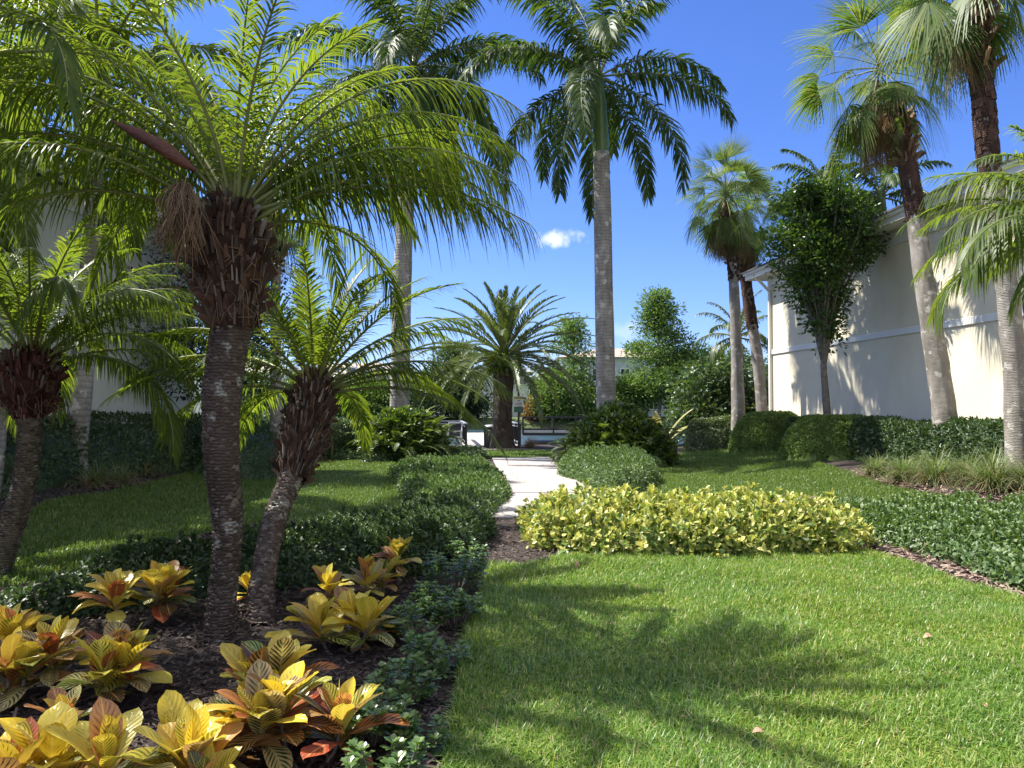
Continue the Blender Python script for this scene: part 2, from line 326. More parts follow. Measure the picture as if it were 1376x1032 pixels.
# water
m,t,b=newmat('canal_water'); b.inputs['Base Color'].default_value=(.05,.09,.12,1); b.inputs['Roughness'].default_value=.12; b.inputs['Specular IOR Level'].default_value=.8
tc=N(t,'ShaderNodeTexCoord'); mp=N(t,'ShaderNodeMapping'); mp.inputs['Scale'].default_value=(.6,2.2,1); t.links.new(tc.outputs['Object'],mp.inputs[0])
bp=N(t,'ShaderNodeBump'); bp.inputs['Strength'].default_value=.7; bp.inputs['Distance'].default_value=.12; t.links.new(noise(t,1.6,5,vec=mp.outputs[0]),bp.inputs['Height']); t.links.new(bp.outputs[0],b.inputs['Normal']); M['water']=m
# croton leaves : vein pattern in leaf UV
def crotonmat(name, base, blotch, rib, amt):
    m,t,b=newmat(name); uv=N(t,'ShaderNodeUVMap'); uv.uv_map='UVMap'; sp=N(t,'ShaderNodeSeparateXYZ'); t.links.new(uv.outputs[0],sp.inputs[0])
    def mt(op,a,b2=None,c=None):
        n=N(t,'ShaderNodeMath',operation=op)
        for i,v in enumerate((a,b2,c)):
            if v is None: continue
            if hasattr(v,'is_linked'): t.links.new(v,n.inputs[i])
            else: n.inputs[i].default_value=v
        return n.outputs[0]
    g=N(t,'ShaderNodeNewGeometry'); rnd=g.outputs['Random Per Island']
    U=sp.outputs[0]; V=mt('ABSOLUTE',mt('SUBTRACT',sp.outputs[1],.5)); V2=mt('MULTIPLY',V,2)
    wob=mt('MULTIPLY_ADD',noise(t,14,3),.5,-.25)
    ph=mt('FRACT',mt('ADD',mt('MULTIPLY_ADD',U,10.5,mt('MULTIPLY',V2,-2.6)),wob))
    tri=mt('ABSOLUTE',mt('SUBTRACT',ph,.5))            # 0 mid between veins .. .5 at vein
    r2=mt('FRACT',mt('MULTIPLY',rnd,7.31))
    th=mt('MULTIPLY_ADD',r2,.36,amt)                   # leaf-to-leaf amount of blotch
    nzb=mt('MULTIPLY_ADD',noise(t,25,4),.3,-.15)
    edge=mt('MULTIPLY',mt('ABSOLUTE',mt('SUBTRACT',V2,.5)),.42)
    k=N(t,'ShaderNodeMapRange'); t.links.new(mt('SUBTRACT',mt('SUBTRACT',th,mt('ADD',tri,nzb)),edge),k.inputs[0]); k.inputs['From Min'].default_value=-.02; k.inputs['From Max'].default_value=.04
    bc=ramp(t,rnd,base); c=mixc(t,k.outputs[0],bc,ramp(t,r2,blotch))
    vein=N(t,'ShaderNodeMapRange'); t.links.new(tri,vein.inputs[0]); vein.inputs['From Min'].default_value=.42; vein.inputs['From Max'].default_value=.49; vein.inputs['To Max'].default_value=.55
    c=mixc(t,vein.outputs[0],c,rib)
    mid=N(t,'ShaderNodeMapRange'); t.links.new(V2,mid.inputs[0]); mid.inputs['From Min'].default_value=.09; mid.inputs['From Max'].default_value=.04
    c=mixc(t,mid.outputs[0],c,rib)
    t.links.new(c,b.inputs['Base Color']); b.inputs['Roughness'].default_value=.3; b.inputs['Specular IOR Level'].default_value=.6
    bp=N(t,'ShaderNodeBump'); bp.inputs['Strength'].default_value=.5; bp.inputs['Distance'].default_value=.006; bp.invert=True; t.links.new(tri,bp.inputs['Height']); t.links.new(bp.outputs[0],b.inputs['Normal'])
    tl=N(t,'ShaderNodeBsdfTranslucent'); t.links.new(mixc(t,1,c,(1.3,1.15,.8),'MULTIPLY'),tl.inputs[0]); mx=N(t,'ShaderNodeMixShader'); mx.inputs[0].default_value=.3
    t.links.new(b.outputs[0],mx.inputs[1]); t.links.new(tl.outputs[0],mx.inputs[2]); t.links.new(mx.outputs[0],t.nodes['Material Output'].inputs[0]); return m
M['cy']=crotonmat('croton_yellow',[(.66,.50,.04),(.72,.56,.06),(.60,.54,.09),(.68,.42,.06)],[(.10,.15,.02),(.22,.25,.03)],(.74,.62,.14),-.01)
M['co']=crotonmat('croton_orange',[(.38,.07,.035),(.50,.16,.06),(.58,.38,.15),(.20,.03,.03)],[(.10,.05,.02),(.05,.07,.02)],(.62,.36,.12),.05)
M['cg']=crotonmat('croton_green',[(.50,.46,.09),(.26,.32,.06),(.58,.46,.2),(.16,.04,.03)],[(.025,.06,.015),(.05,.09,.02)],(.50,.50,.16),.17)
# ------------------------------------------------------------------ terrain, water, lawn sheets
def grid_sheet(name, xs, ys, zf, mat, smooth=True):
    X,Y=np.meshgrid(xs,ys); Z=zf(X,Y); v=np.stack([X,Y,Z],-1).reshape(-1,3); n=len(xs)
    i=np.arange(len(ys)-1)[:,None]*n; j=np.arange(n-1)[None]
    q=np.stack([i+j,i+j+1,i+n+j+1,i+n+j],-1).reshape(-1,4)
    return MB().add(v,q,0,smooth).build(name,mat)
xs=np.concatenate([np.linspace(-900,-40,12),np.linspace(-30,-12,12),np.linspace(-11.5,12,118),np.linspace(14,40,14),np.linspace(60,900,12)])
ys=np.concatenate([[-60,-20,-8,-2],np.linspace(0,36,145),np.linspace(38,80,43),[90,110,150,250,450,900,1600]])
tag(grid_sheet('ground',xs,ys,lambda x,y: terr(x,y),M['soil']),kind='structure')
tag(MB().add([(-900,33,-.42),(900,33,-.42),(900,69.5,-.42),(-900,69.5,-.42)],np.array([(0,1,2,3)])).build('water',M['water']),kind='structure')
tag(grid_sheet('far_bank',np.linspace(-200,200,60),np.concatenate([np.linspace(68.2,80,14),[200,900]]),lambda x,y: terr(x,y)+.02,M['lawnsoil']),kind='structure')
def inpoly(x,y,poly):
    r=np.zeros(x.shape,bool); n=len(poly)
    for i in range(n):
        x1,y1=poly[i]; x2,y2=poly[(i+1)%n]
        if y1==y2: continue
        c=((y1>y)!=(y2>y))&(x<(x2-x1)*(y-y1)/(y2-y1)+x1); r^=c
    return r
def pdist(p,poly):
    n=len(poly); best=np.full(len(p),1e9); nr=np.zeros((len(p),2))
    for i in range(n):
        a=poly[i]; b=poly[(i+1)%n]; ab=b-a; t=np.clip(((p-a)@ab)/max(ab@ab,1e-9),0,1); q=a+t[:,None]*ab; d=np.linalg.norm(p-q,axis=1)
        k=d<best; best[k]=d[k]; nr[k]=(q-p)[k]
    return best,nrm(nr)
def terrG(px,py):
    g=G(px,py)
    for _ in range(6): g=G(px,py,T(g[0],g[1]))
    return g
def TP(pts): return np.array([terrG(a,b)[:2] for a,b in pts])
LAWN1=np.vstack([TP([(612,960),(620,880),(640,820),(655,762),(700,766),(760,752),(850,748),(1000,746),(1150,740),(1205,752),(1290,785),(1376,812)]),[(5.2,5.2),(6.5,3.5),(6.5,1.0),(-.35,1.0),(-.32,2.6)]])
LAWN2=TP([(830,668),(868,640),(890,618),(925,607),(1010,605),(1065,612),(1130,632),(1200,657),(1290,678),(1380,697),(1440,712),(1150,690),(1100,668),(900,668)])
LAWN3=np.vstack([TP([(-160,800),(-60,745),(60,690),(140,668),(240,640),(300,628),(380,616),(430,608),(520,612),(560,655),(520,690),(340,705),(160,745),(20,790)])])
LAWN4=TP([(618,606),(742,606),(742,615),(612,617)])
def lawn(name,poly,res):
    lo=poly.min(0)-.1; hi=poly.max(0)+.1; xs=np.arange(lo[0],hi[0],res); ys=np.arange(lo[1],hi[1],res)
    X,Y=np.meshgrid(xs,ys); n=len(xs); Z=terr(X,Y)+.006; ok=inpoly(X[:-1,:-1]+res/2,Y[:-1,:-1]+res/2,poly)
    i,j=np.nonzero(ok); q=np.stack([i*n+j,i*n+j+1,(i+1)*n+j+1,(i+1)*n+j],-1)
    u,inv=np.unique(q,return_inverse=True); v=np.stack([X,Y,Z],-1).reshape(-1,3)[u]
    return tag(MB().add(v,inv.reshape(-1,4),0,True).build(name,M['lawnsoil']),kind='structure')
for nm,pl,rs in (('lawn',LAWN1,.05),('lawn',LAWN2,.1),('lawn',LAWN3,.1),('lawn',LAWN4,.1)): lawn(nm,pl,rs)
def blades(name,poly,cnt,dfun,L,W,mat,seed,lean=.5,extra=.05):
    r=np.random.RandomState(seed); lo=poly.min(0)-extra; hi=poly.max(0)+extra
    p=r.rand(int(cnt*6),2)*(hi-lo)+lo; p=p[inpoly(p[:,0],p[:,1],poly)]
    keep=r.rand(len(p))<dfun(p); p=p[keep]; pn=snoise(np.c_[p,np.zeros(len(p))],2.2,seed+9); p=p[r.rand(len(p))<.78+.4*pn][:cnt]; n=len(p)
    # visible wedge only
    a=r.rand(n)*6.283; ln=L*(.55+.75*r.rand(n))*(1+.25*snoise(np.c_[p,np.zeros(n)],1.6,seed)); wd=W*(.6+.7*r.rand(n)); dirv=np.c_[np.cos(a),np.sin(a),np.zeros(n)]
    side=np.c_[-np.sin(a),np.cos(a),np.zeros(n)]
    le=lean*(.15+1.3*r.rand(n)**1.3)
    b=np.c_[p,terr(p[:,0],p[:,1])+.002]
    mid=b+dirv*(ln*le*.35)[:,None]+np.array([0,0,1.])*(ln*.55)[:,None]
    tip=b+dirv*(ln*le*1.05)[:,None]+np.array([0,0,1.])*(ln*(1-.38*np.minimum(le,1.6)))[:,None]
    V=np.stack([b-side*wd[:,None]*.5,b+side*wd[:,None]*.5,mid+side*wd[:,None]*.42,mid-side*wd[:,None]*.42,tip],1)
    o=np.arange(n)[:,None]*5
    return MB().add(V,[o+np.array([[0,1,2,3]]),o+np.array([[3,2,4]])]).build(name,mat)
o=blades('grass',LAWN1,300000,lambda p: np.clip((3.6/np.maximum(p[:,1],2.8))**1.25,0,1)*((np.abs(p[:,0])<.72*p[:,1]+.3)&(p[:,1]>2.6)),.085,.0072,M['grass'],1,.95); tag(o,'bright green lawn grass in the sunny foreground','grass',kind='stuff')
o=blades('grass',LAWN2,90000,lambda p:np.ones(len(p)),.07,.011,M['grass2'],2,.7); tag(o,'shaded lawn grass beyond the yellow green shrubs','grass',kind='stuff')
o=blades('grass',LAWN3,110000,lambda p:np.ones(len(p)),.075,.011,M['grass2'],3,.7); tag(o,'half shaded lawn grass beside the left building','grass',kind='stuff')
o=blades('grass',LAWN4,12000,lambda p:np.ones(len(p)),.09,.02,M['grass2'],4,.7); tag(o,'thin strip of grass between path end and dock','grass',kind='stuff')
# path
def slabs(polys,name='path',th=.035):
    mb=MB()
    for pl in polys:
        pl=np.asarray(pl); c=pl.mean(0); q=pl+(c-pl)*(.006/np.maximum(np.linalg.norm(c-pl,axis=1),1e-3))[:,None]*1.0; n=len(q)
        z=terr(q[:,0],q[:,1]); v=np.vstack([np.c_[q,z+th],np.c_[q,z-.03]])
        s=[(i,i+n,(i+1)%n+n,(i+1)%n) for i in range(n)]
        mb.add(v,[np.array([list(range(n))]),np.array(s)])
    return tag(mb.build(name,M['conc']),kind='structure')
sl_=[]
lf=[(661,616),(668,630),(675,645),(683,664)]; rt=[(738,616),(757,630),(778,645),(806,664)]
for i in range(3): sl_.append(GP([lf[i],rt[i],rt[i+1],lf[i+1]]))
sl_.append(GP([(683,664.6),(735,664.6),(737,698),(694,698)])); sl_.append(GP([(735.4,664.6),(806,664.6),(840,698),(737.6,698)])); sl_.append(GP([(630,672),(688.6,672),(693.4,698),(618,698)]))
sl_.append(GP([(600,604.2),(668,604.2),(668,606.5),(596,606.5)]))
slabs(sl_)
# mulch chips
def inany(p): 
    k=np.zeros(len(p),bool)
    for L_ in (LAWN1,LAWN2,LAWN3,LAWN4,*sl_): k|=inpoly(p[:,0],p[:,1],L_)
    return k
def chips(name,lo,hi,cnt,L,mat,seed,label,pw=1.0):
    r=np.random.RandomState(seed); p=r.rand(cnt*2,2)*(np.array(hi)-lo)+lo; p=p[~inany(p)]; p=p[r.rand(len(p))<np.clip((lo[1]+1)/p[:,1],0,1)**pw][:cnt]
    n=len(p); a=r.rand(n)*6.283; X=np.c_[np.cos(a),np.sin(a),r.normal(size=n)*.25]; Nn=np.c_[r.normal(size=(n,2))*.35,np.ones(n)]
    mb=MB(); scatter(mb,CHIP,np.c_[p,terr(p[:,0],p[:,1])+.008+r.rand(n)*.02],X,Nn,L*(.4+1.2*r.rand(n)),L*.28*(.5+r.rand(n)),0)
    return tag(mb.build(name,mat),label,'mulch',kind='stuff')
chips('mulch',(-4.5,2.3),(1.6,11.5),45000,.045,M['chip'],5,'dark brown bark mulch under the crotons and palms')
chips('mulch',(3.5,6.0),(9.2,16),26000,.06,M['chip2'],6,'pinkish dry mulch in the bed by the right wall',.5)
chips('mulch',(-9.5,8.5),(-3.5,16),9000,.06,M['chip'],7,'shaded bark mulch along the left building',.5)
r=np.random.RandomState(77); p=np.vstack([GP([(x,y)]) for x,y in zip(640+150*r.rand(260),617+80*r.rand(260))]); k=np.zeros(len(p),bool)
for q_ in sl_: k|=inpoly(p[:,0],p[:,1],q_)
p=p[k]; a=r.rand(len(p))*6.28; mb=MB(); scatter(mb,CHIP,np.c_[p,terr(p[:,0],p[:,1])+.042],np.c_[np.cos(a),np.sin(a),.05*np.ones(len(p))],np.tile([0,0,1.],(len(p),1)),.05*(.4+r.rand(len(p))),.02,0)
tag(mb.build('leaf_litter',M['chip']),'tiny dry leaf litter scattered over the concrete path','litter',kind='stuff')
# ------------------------------------------------------------------ palms
def frond(r,L,e0,bend,n,ll,lw,droop=.5,vee=.3,fwd=(.6,1.1),bare=.16,side=0.,pexp=1.5,plum=0.,seg=4,rr=.014,mats=('pygmy','rachis'),parent=None,loc=(0,0,0),az=0,name='frond',ltip=.35):
    S=28; s=np.linspace(0,1,S); e=e0-bend*s**pexp
    dx=np.cos(e)*L/(S-1); dz=np.sin(e)*L/(S-1)
    c=np.c_[np.concatenate([[0],np.cumsum(dx[:-1])]),side*L*s**2,np.concatenate([[0],np.cumsum(dz[:-1])])]
    mb=MB(); mb.tube(c,rr*(1-.85*s)+.0015,5,1)
    u=np.linspace(0,1,n)**.92; t=bare+(1-bare)*u; u2=np.concatenate([u,u]); t2=np.concatenate([t,t])+r.normal(size=2*n)*.004; t2=np.clip(t2,0,1); sg=np.r_[-np.ones(n),np.ones(n)]
    p=np.stack([np.interp(t2,s,c[:,k]) for k in range(3)],1); ee=np.interp(t2,s,e)
    z0=np.zeros(2*n); Tn=np.c_[np.cos(ee),z0+side*2*t2,np.sin(ee)]; Tn=nrm(Tn); Nn=np.c_[-np.sin(ee),z0,np.cos(ee)]; B=np.cross(Nn,Tn)*sg[:,None]
    f=fwd[0]+(fwd[1]-fwd[0])*u2+r.normal(size=2*n)*.07; v=vee+r.normal(size=2*n)*(.10)+plum*(r.rand(2*n)*2-1)
    d=B*(np.cos(f)*np.cos(v))[:,None]+Tn*np.sin(f)[:,None]+Nn*(np.cos(f)*np.sin(v))[:,None]; d=nrm(d)
    prof=np.minimum(1,.45+2.2*u2)*(1-(1-ltip)*u2**2.2); l=ll*prof*(.88+.24*r.rand(2*n))
    K=seg+1; sk=np.linspace(0,1,K); dr=droop*(.7+.6*r.rand(2*n))
    pts=p[:,None]+d[:,None]*(l[:,None]*sk)[:,:,None]*(1-.25*dr[:,None]*sk)[:,:,None]; pts[:,:,2]-=(dr*l)[:,None]*sk**2*1.0
    W=nrm(Tn-(Tn*d).sum(1,keepdims=True)*d); 
    wp=np.interp(sk,[0,.25,.65,1],[.55,1,.8,.06]); ww=lw*(.8+.4*r.rand(2*n))*np.minimum(1,.5+l/ll)
    A=pts-W[:,None]*(ww[:,None]*wp)[:,:,None]; Bv=pts+W[:,None]*(ww[:,None]*wp)[:,:,None]
    V=np.stack([A,Bv],2).reshape(-1,3); o=(np.arange(2*n)*K*2)[:,None,None]; q=np.array([(2*i,2*i+1,2*i+3,2*i+2) for i in range(seg)])[None]
    mb.add(V,(o+q).reshape(-1,4),0,True)
    return mb.build(name,[M[mats[0]],M[mats[1]]],parent,loc,(0,0,az))
def pegs(mb,curve,rad,spacing,size,mat,r,per=13,up=.9,out=1.,zr=(0,1),jit=.3,wfac=1.2):
    curve=np.asarray(curve); seg=np.r_[0,np.cumsum(np.linalg.norm(np.diff(curve,axis=0),axis=1))]; Lt=seg[-1]
    n=int(Lt*(zr[1]-zr[0])/spacing*per); k=np.arange(n); s=(zr[0]+(zr[1]-zr[0])*(k+.5)/n)*Lt+r.normal(size=n)*spacing*jit*.4; th=k*2.39996+r.normal(size=n)*jit*.3
    c=np.stack([np.interp(s,seg,curve[:,i]) for i in range(3)],1); R=np.interp(s,seg,rad)
    T_=nrm(np.stack([np.interp(s,seg,np.gradient(curve[:,i])) for i in range(3)],1)); A=nrm(np.cross(T_,[0,1,0.])); B=np.cross(T_,A)
    D=A*np.cos(th)[:,None]+B*np.sin(th)[:,None]
    X=D*out+T_*up; Nn=T_*1.0-D*.2
    sz=size*(.7+.6*r.rand(n)); scatter(mb,PEG,c+D*(R*.9)[:,None],X,Nn,sz,sz*wfac,mat)
def fibres(mb,c,r,n,rad,L,mat,down=1.):
    for _ in range(n):
        a=r.rand()*6.28; p=np.array(c)+np.array([math.cos(a)*rad,math.sin(a)*rad,(r.rand()-.5)*rad]); d=np.array([math.cos(a)*.6,math.sin(a)*.6,-down*(.4+r.rand())])
        q=[p,p+d*L*.4+r.normal(size=3)*.03,p+np.array([d[0]*.5,d[1]*.5,d[2]])*L*(1+.3*r.rand())+r.normal(size=3)*.04]
        mb.tube(spline(q,6),.0022,3,mat)
def pygmy(name,label,path,rads,head,crown,nf,L,ll,seed,group,azs=None,redhead=False,lw=.0095,elev=None,tm='ptrunk',skip=None,n=62,extra=(),bk=1.,dk_=1.,emin=12):
    r=np.random.RandomState(seed); base=path[0]; path=np.array(path)-base; root=empty(name,base,label,'palm tree',group)
    c=spline(path,60); rad=np.interp(np.linspace(0,1,60),np.linspace(0,1,len(rads)),rads)
    mb=MB(); mb.tube(c,rad,20,0,amp=.05,seed=seed,sc=9); pegs(mb,c,rad,.030,.024,1,r,per=15,up=.5,out=.8,zr=(0,.98),wfac=2.0)
    mb.build('trunk',[M[tm],M['peg']],root)
    hc=spline(np.array([h[0]-base for h in head]),16); hr=np.interp(np.linspace(0,1,16),np.linspace(0,1,len(head)),[h[1] for h in head])
    mb=MB(); mb.tube(hc,hr*.82,18,0,amp=.1,seed=seed+1,sc=12); bm='redboot' if redhead else 'boot'
    pegs(mb,hc,hr*.86,.030,.075 if not redhead else .085,0,r,per=17,up=.9,out=.7,jit=1.6,wfac=.42); pegs(mb,hc,hr*.9,.05,.09,2,r,per=10,up=1.,out=.9,jit=1.8,wfac=.16)
    pegs(mb,hc,hr*.9,.09,.10,0,r,per=10,up=.2,out=1.,jit=1.6,wfac=.22,zr=(0,.9))
    [fibres(mb,hc[q_],r,34,hr[q_]*.97,.11,1) for q_ in (3,6,9,12)]
    mb.build('leaf_bases',[M[bm],M['fibre'],M['peg']],root)
    cr=np.array(crown)-base
    for k in range(nf):
        f=(k+.5)/nf; az=k*2.39996+r.normal()*.12
        e0=R_(84)-R_(84-emin)*f**.85+r.normal()*.05 if elev is None else elev(f,r)
        bend=((.9+1.0*f)+r.normal()*.12)*bk
        if skip is not None and skip(az%(2*math.pi),f): continue
        o=np.array([math.cos(az),math.sin(az),0])*.05*(f+.3)
        frond(r,L*(.82+.3*min(1,f*2.2))*(.92+.16*r.rand()),e0,bend,n,ll,lw,droop=(.45+.3*f)*dk_,vee=.30,parent=root,loc=cr+o-np.array([0,0,.08*f]),az=az,rr=.015,side=r.normal()*.06)
    for (az,e0,bend,Lk) in extra:
        frond(r,Lk,e0,bend,n,ll*1.3,lw*1.15,droop=1.0*dk_,vee=.05,parent=root,loc=cr,az=az,rr=.016)
    return root,cr,r
GP1='pygmy date palms around the croton bed'
d1=5.25; b1=terrG(298,862); b1=np.array([P(292,866,b1[1])[0],b1[1],-.02]); d1=b1[1]
pth=[b1]+[P(x,y,d1) for x,y in((303,760),(306,700),(298,620),(297,540),(306,470),(315,420))]
hd=[(P(313,440,d1),.165),(P(312,390,d1),.235),(P(308,345,d1),.285),(P(310,305,d1),.25),(P(316,275,d1),.12)]
root1,cr1,r1=pygmy('pygmy_date_palm','tallest foreground palm with thick brown head, red bract and rough trunk',pth,[.092,.088,.097,.113,.123,.127,.145],hd,P(316,292,d1),40,1.95,.38,11,GP1,lw=.0075,emin=24,skip=lambda a,f: (a>R_(215) and a<R_(335) and f>.3),
   extra=((R_(8),R_(52),1.75,2.35),(R_(3),R_(20),.95,2.1),(R_(26),R_(50),1.7,2.35),(R_(-2),R_(58),1.9,2.5),(R_(45),R_(45),1.5,2.3),(R_(140),R_(45),1.4,2.3),(R_(190),R_(60),1.9,2.4),(R_(20),R_(38),1.5,2.2),(R_(-6),R_(34),1.35,2.1),(R_(35),R_(60),1.9,2.3),(R_(175),R_(40),1.3,2.2),(R_(150),R_(58),1.6,2.3),(R_(200),R_(52),1.7,2.2),(R_(120),R_(66),1.5,2.3),(R_(60),R_(70),1.5,2.3)))
# red spathe and flower stalk
c=np.array([P(x,y,d1-.12)-b1 for x,y in((282,243),(262,230),(238,215),(215,203),(190,190))]); cs=spline(c,14)-np.array([0,.38,0])*np.linspace(.6,1.,14)[:,None]
MB().tube(cs,np.interp(np.linspace(0,1,14),[0,.15,.4,.7,.9,1],[.014,.03,.052,.047,.02,.004]),12,0,amp=.28,sc=11).build('flower_bract',M['spathe'],root1)
mb=MB(); rr_=np.random.RandomState(5)
st=P(262,262,d1-.15)-b1
st=st-np.array([0,.22,0])
for k in range(190):
    a=rr_.normal(size=3)*.035; p0=st+np.array([.02,0,.0])+a*.4; p1=st+np.array([.03,-.08,-.14])+a*1.5; p2=p1+rr_.normal(size=3)*.07+np.array([0,-.03,-.16-.16*rr_.rand()])
    mb.tube(spline([p0,p1,p2],6),.0024,3,0)
mb.build('seed_stalks',M['fibre'],root1)
# second palm
b2=terrG(350,838); d2=b2[1]
Q=lambda l:[P(x,y,d) for x,y,d in l]
pth=[b2-np.array([0,0,.03])]+Q(((353,780,5.85),(367,705,6.1),(388,650,6.35),(402,612,6.5)))
hd=[(P(394,642,6.4),.125),(P(402,612,6.5),.165),(P(411,580,6.65),.205),(P(418,550,6.8),.205),(P(422,528,6.9),.165),(P(425,508,7.0),.08)]
root2,_,_=pygmy('pygmy_date_palm','smaller leaning palm with brown shaggy head right of the thick trunk',pth,[.10,.088,.088,.092,.105],hd,P(423,520,6.95),36,1.6,.33,22,GP1,bk=.75,dk_=.7,emin=6,lw=.0085,skip=lambda a,f: (a>R_(215) and a<R_(335) and f>.45),
   extra=((R_(5),R_(42),.9,1.7),(R_(-4),R_(22),1.0,1.8),(R_(172),R_(40),1.1,1.8),(R_(188),R_(28),1.2,1.7)))
b3=terrG(-8,775); d3=b3[1]
pth=[b3-np.array([0,0,.03])]+[P(x,y,d3) for x,y in((18,700),(34,640),(40,590),(38,556))]
hd=[(P(38,562,d3),.13),(P(38,535,d3),.27),(P(40,510,d3),.30),(P(42,485,d3),.24),(P(44,470,d3),.1)]
root3,_,_=pygmy('pygmy_date_palm','left edge palm with dark red shaggy head and curved slim trunk',pth,[.11,.105,.10,.10,.10],hd,P(44,482,d3),36,1.75,.36,33,GP1,redhead=True,skip=lambda a,f: (a>R_(215) and a<R_(335) and f>.45),tm='ptrunk2',
   extra=((R_(15),R_(50),1.5,2.0),(R_(-20),R_(45),1.4,1.9),(R_(-50),R_(50),1.5,1.8)))
# near palm whose crown leans in from the left of the frame
pth=[np.array([-5.0,5.3,-.03]),np.array([-4.9,5.4,1.4]),np.array([-4.6,5.5,3.0]),np.array([-4.45,5.6,3.75])]
hd=[(np.array([-4.48,5.58,3.55]),.15),(np.array([-4.45,5.6,3.75]),.24),(np.array([-4.42,5.6,4.0]),.2),(np.array([-4.4,5.6,4.15]),.08)]
pygmy('pygmy_date_palm','palm whose fronds hang in at the top left corner of the picture',pth,[.11,.1,.1,.1],hd,np.array([-4.4,5.6,4.1]),30,2.1,.42,44,GP1,tm='ptrunk2',lw=.010,emin=10)
# right edge feather palm
pth=[np.array([5.75,7.0,.1]),np.array([5.7,7.0,1.2]),np.array([5.55,7.0,2.3]),np.array([5.5,7.0,2.75])]
hd=[(np.array([5.52,7,2.6]),.12),(np.array([5.5,7,2.8]),.2),(np.array([5.5,7,3.0]),.15),(np.array([5.5,7,3.1]),.07)]
pygmy('pygmy_date_palm','right edge palm with glossy fronds arching in over the wall',pth,[.11,.1,.1,.1],hd,np.array([5.5,7.0,3.05]),34,1.75,.40,55,GP1,
   extra=((R_(178),R_(40),1.7,1.75),(R_(195),R_(25),1.6,1.8),(R_(165),R_(60),1.8,1.9),(R_(205),R_(5),1.1,1.5)))

def royal(name,label,path,rads,shaft,crown,nf,L,ll,seed,group,lw=.030,n=125,low=-30,mat='royal',extra=(),droop=.6,plum=.75,gm='gtrunk'):
    r=np.random.RandomState(seed); base=np.array(path[0]); root=empty(name,base,label,'palm tree',group)
    c=spline(np.array(path)-base,48); rad=np.interp(np.linspace(0,1,48),np.linspace(0,1,len(rads)),rads)
    MB().tube(c,rad,20,0,amp=.03,seed=seed,sc=1.5).build('trunk',M[gm],root)
    cr=np.array(crown)-base
    if shaft: 
        s=spline([c[-1]-np.array([0,0,.05]),(c[-1]+cr)/2,cr+np.array([0,0,.2])],12)
        MB().tube(s,np.interp(np.linspace(0,1,12),[0,.15,.6,1],[rads[-1]*.95,shaft,shaft*.8,.04]),16,0).build('crownshaft',M['shaft'],root)
    for k in range(nf):
        f=(k+.5)/nf; az=k*2.39996+r.normal()*.15; e0=R_(84)+(R_(low)-R_(84))*f**1.1+r.normal()*.06
        frond(r,L*(.9+.2*r.rand()),e0,.8+.75*math.sin(f*3.0)+r.normal()*.1,n,ll,lw,droop=droop,vee=.1,plum=plum,fwd=(.3,.9),parent=root,loc=cr-np.array([0,0,.25*f])+np.array([math.cos(az),math.sin(az),0])*.08,az=az,rr=.035,bare=.1,seg=3,mats=(mat,'rachis'),side=r.normal()*.05)
    for (az,e0,bend,Lk) in extra:
        frond(r,Lk,e0,bend,n,ll,lw,droop=droop,vee=.1,plum=plum,fwd=(.35,.95),parent=root,loc=cr,az=az,rr=.035,bare=.1,seg=3,mats=(mat,'rachis'))
    return root
GR='royal palms with smooth grey trunks'
def wp(l,d): return [P(x,y,d) for x,y in l]
dR=22.4; x0=P(816,560,dR)
royal('royal_palm','tall royal palm right of the path with full crown against blue sky',[np.array([x0[0],dR,-.05])]+wp([(815,560),(812,420),(810,300),(808,205)],dR),[.32,.30,.27,.255,.24],.25,P(804,96,dR),21,4.6,.8,71,GR,low=-48,plum=.95)
dL=24.8; x0=P(538,560,dL)
royal('royal_palm','royal palm left of the path with its crown behind nearer fronds',[np.array([x0[0],dL,-.05])]+wp([(537,570),(540,400),(546,260),(552,180)],dL),[.34,.33,.30,.27,.26],.25,P(556,85,dL),28,5.0,.88,72,GR,low=-58,plum=.95)
dB=13; x0=P(106,620,dB)
royal('royal_palm','shaded royal palm beside the left building, trunk swollen midway',[np.array([x0[0],dB,.2])]+wp([(104,600),(110,500),(120,380),(128,250),(132,170)],dB),[.19,.16,.19,.16,.14,.13],.13,P(134,90,dB),22,3.1,.6,73,GR,low=-45,lw=.022,n=95,mat='pygmy')
x0=P(-18,640,11)
royal('royal_palm','left edge palm trunk sliver rising out of the shaded bed',[np.array([x0[0],11,.15])]+wp([(-8,560),(-25,400),(-40,200)],11),[.17,.15,.14,.13],.12,P(-42,120,11),20,3.0,.5,74,GR,low=-45,lw=.02,n=90,mat='pygmy')
x0=P(990,548,46)
royal('coconut_palm','small distant feather palm behind the paired fan palms',[np.array([x0[0]+.3,28.6,-.1]),np.array([x0[0]*28.6/46+.25,28.6,2]),P(992,440,28.6)] if False else [np.array([P(990,500,44)[0],28.9,-.1])*np.array([28.9/44,1,1]),P(992,500,28.9),P(991,452,28.9)],[.16,.12,.1],0,P(990,447,28.9),16,1.75,.36,75,None,lw=.022,n=40,low=-30,mat='date',plum=.3)
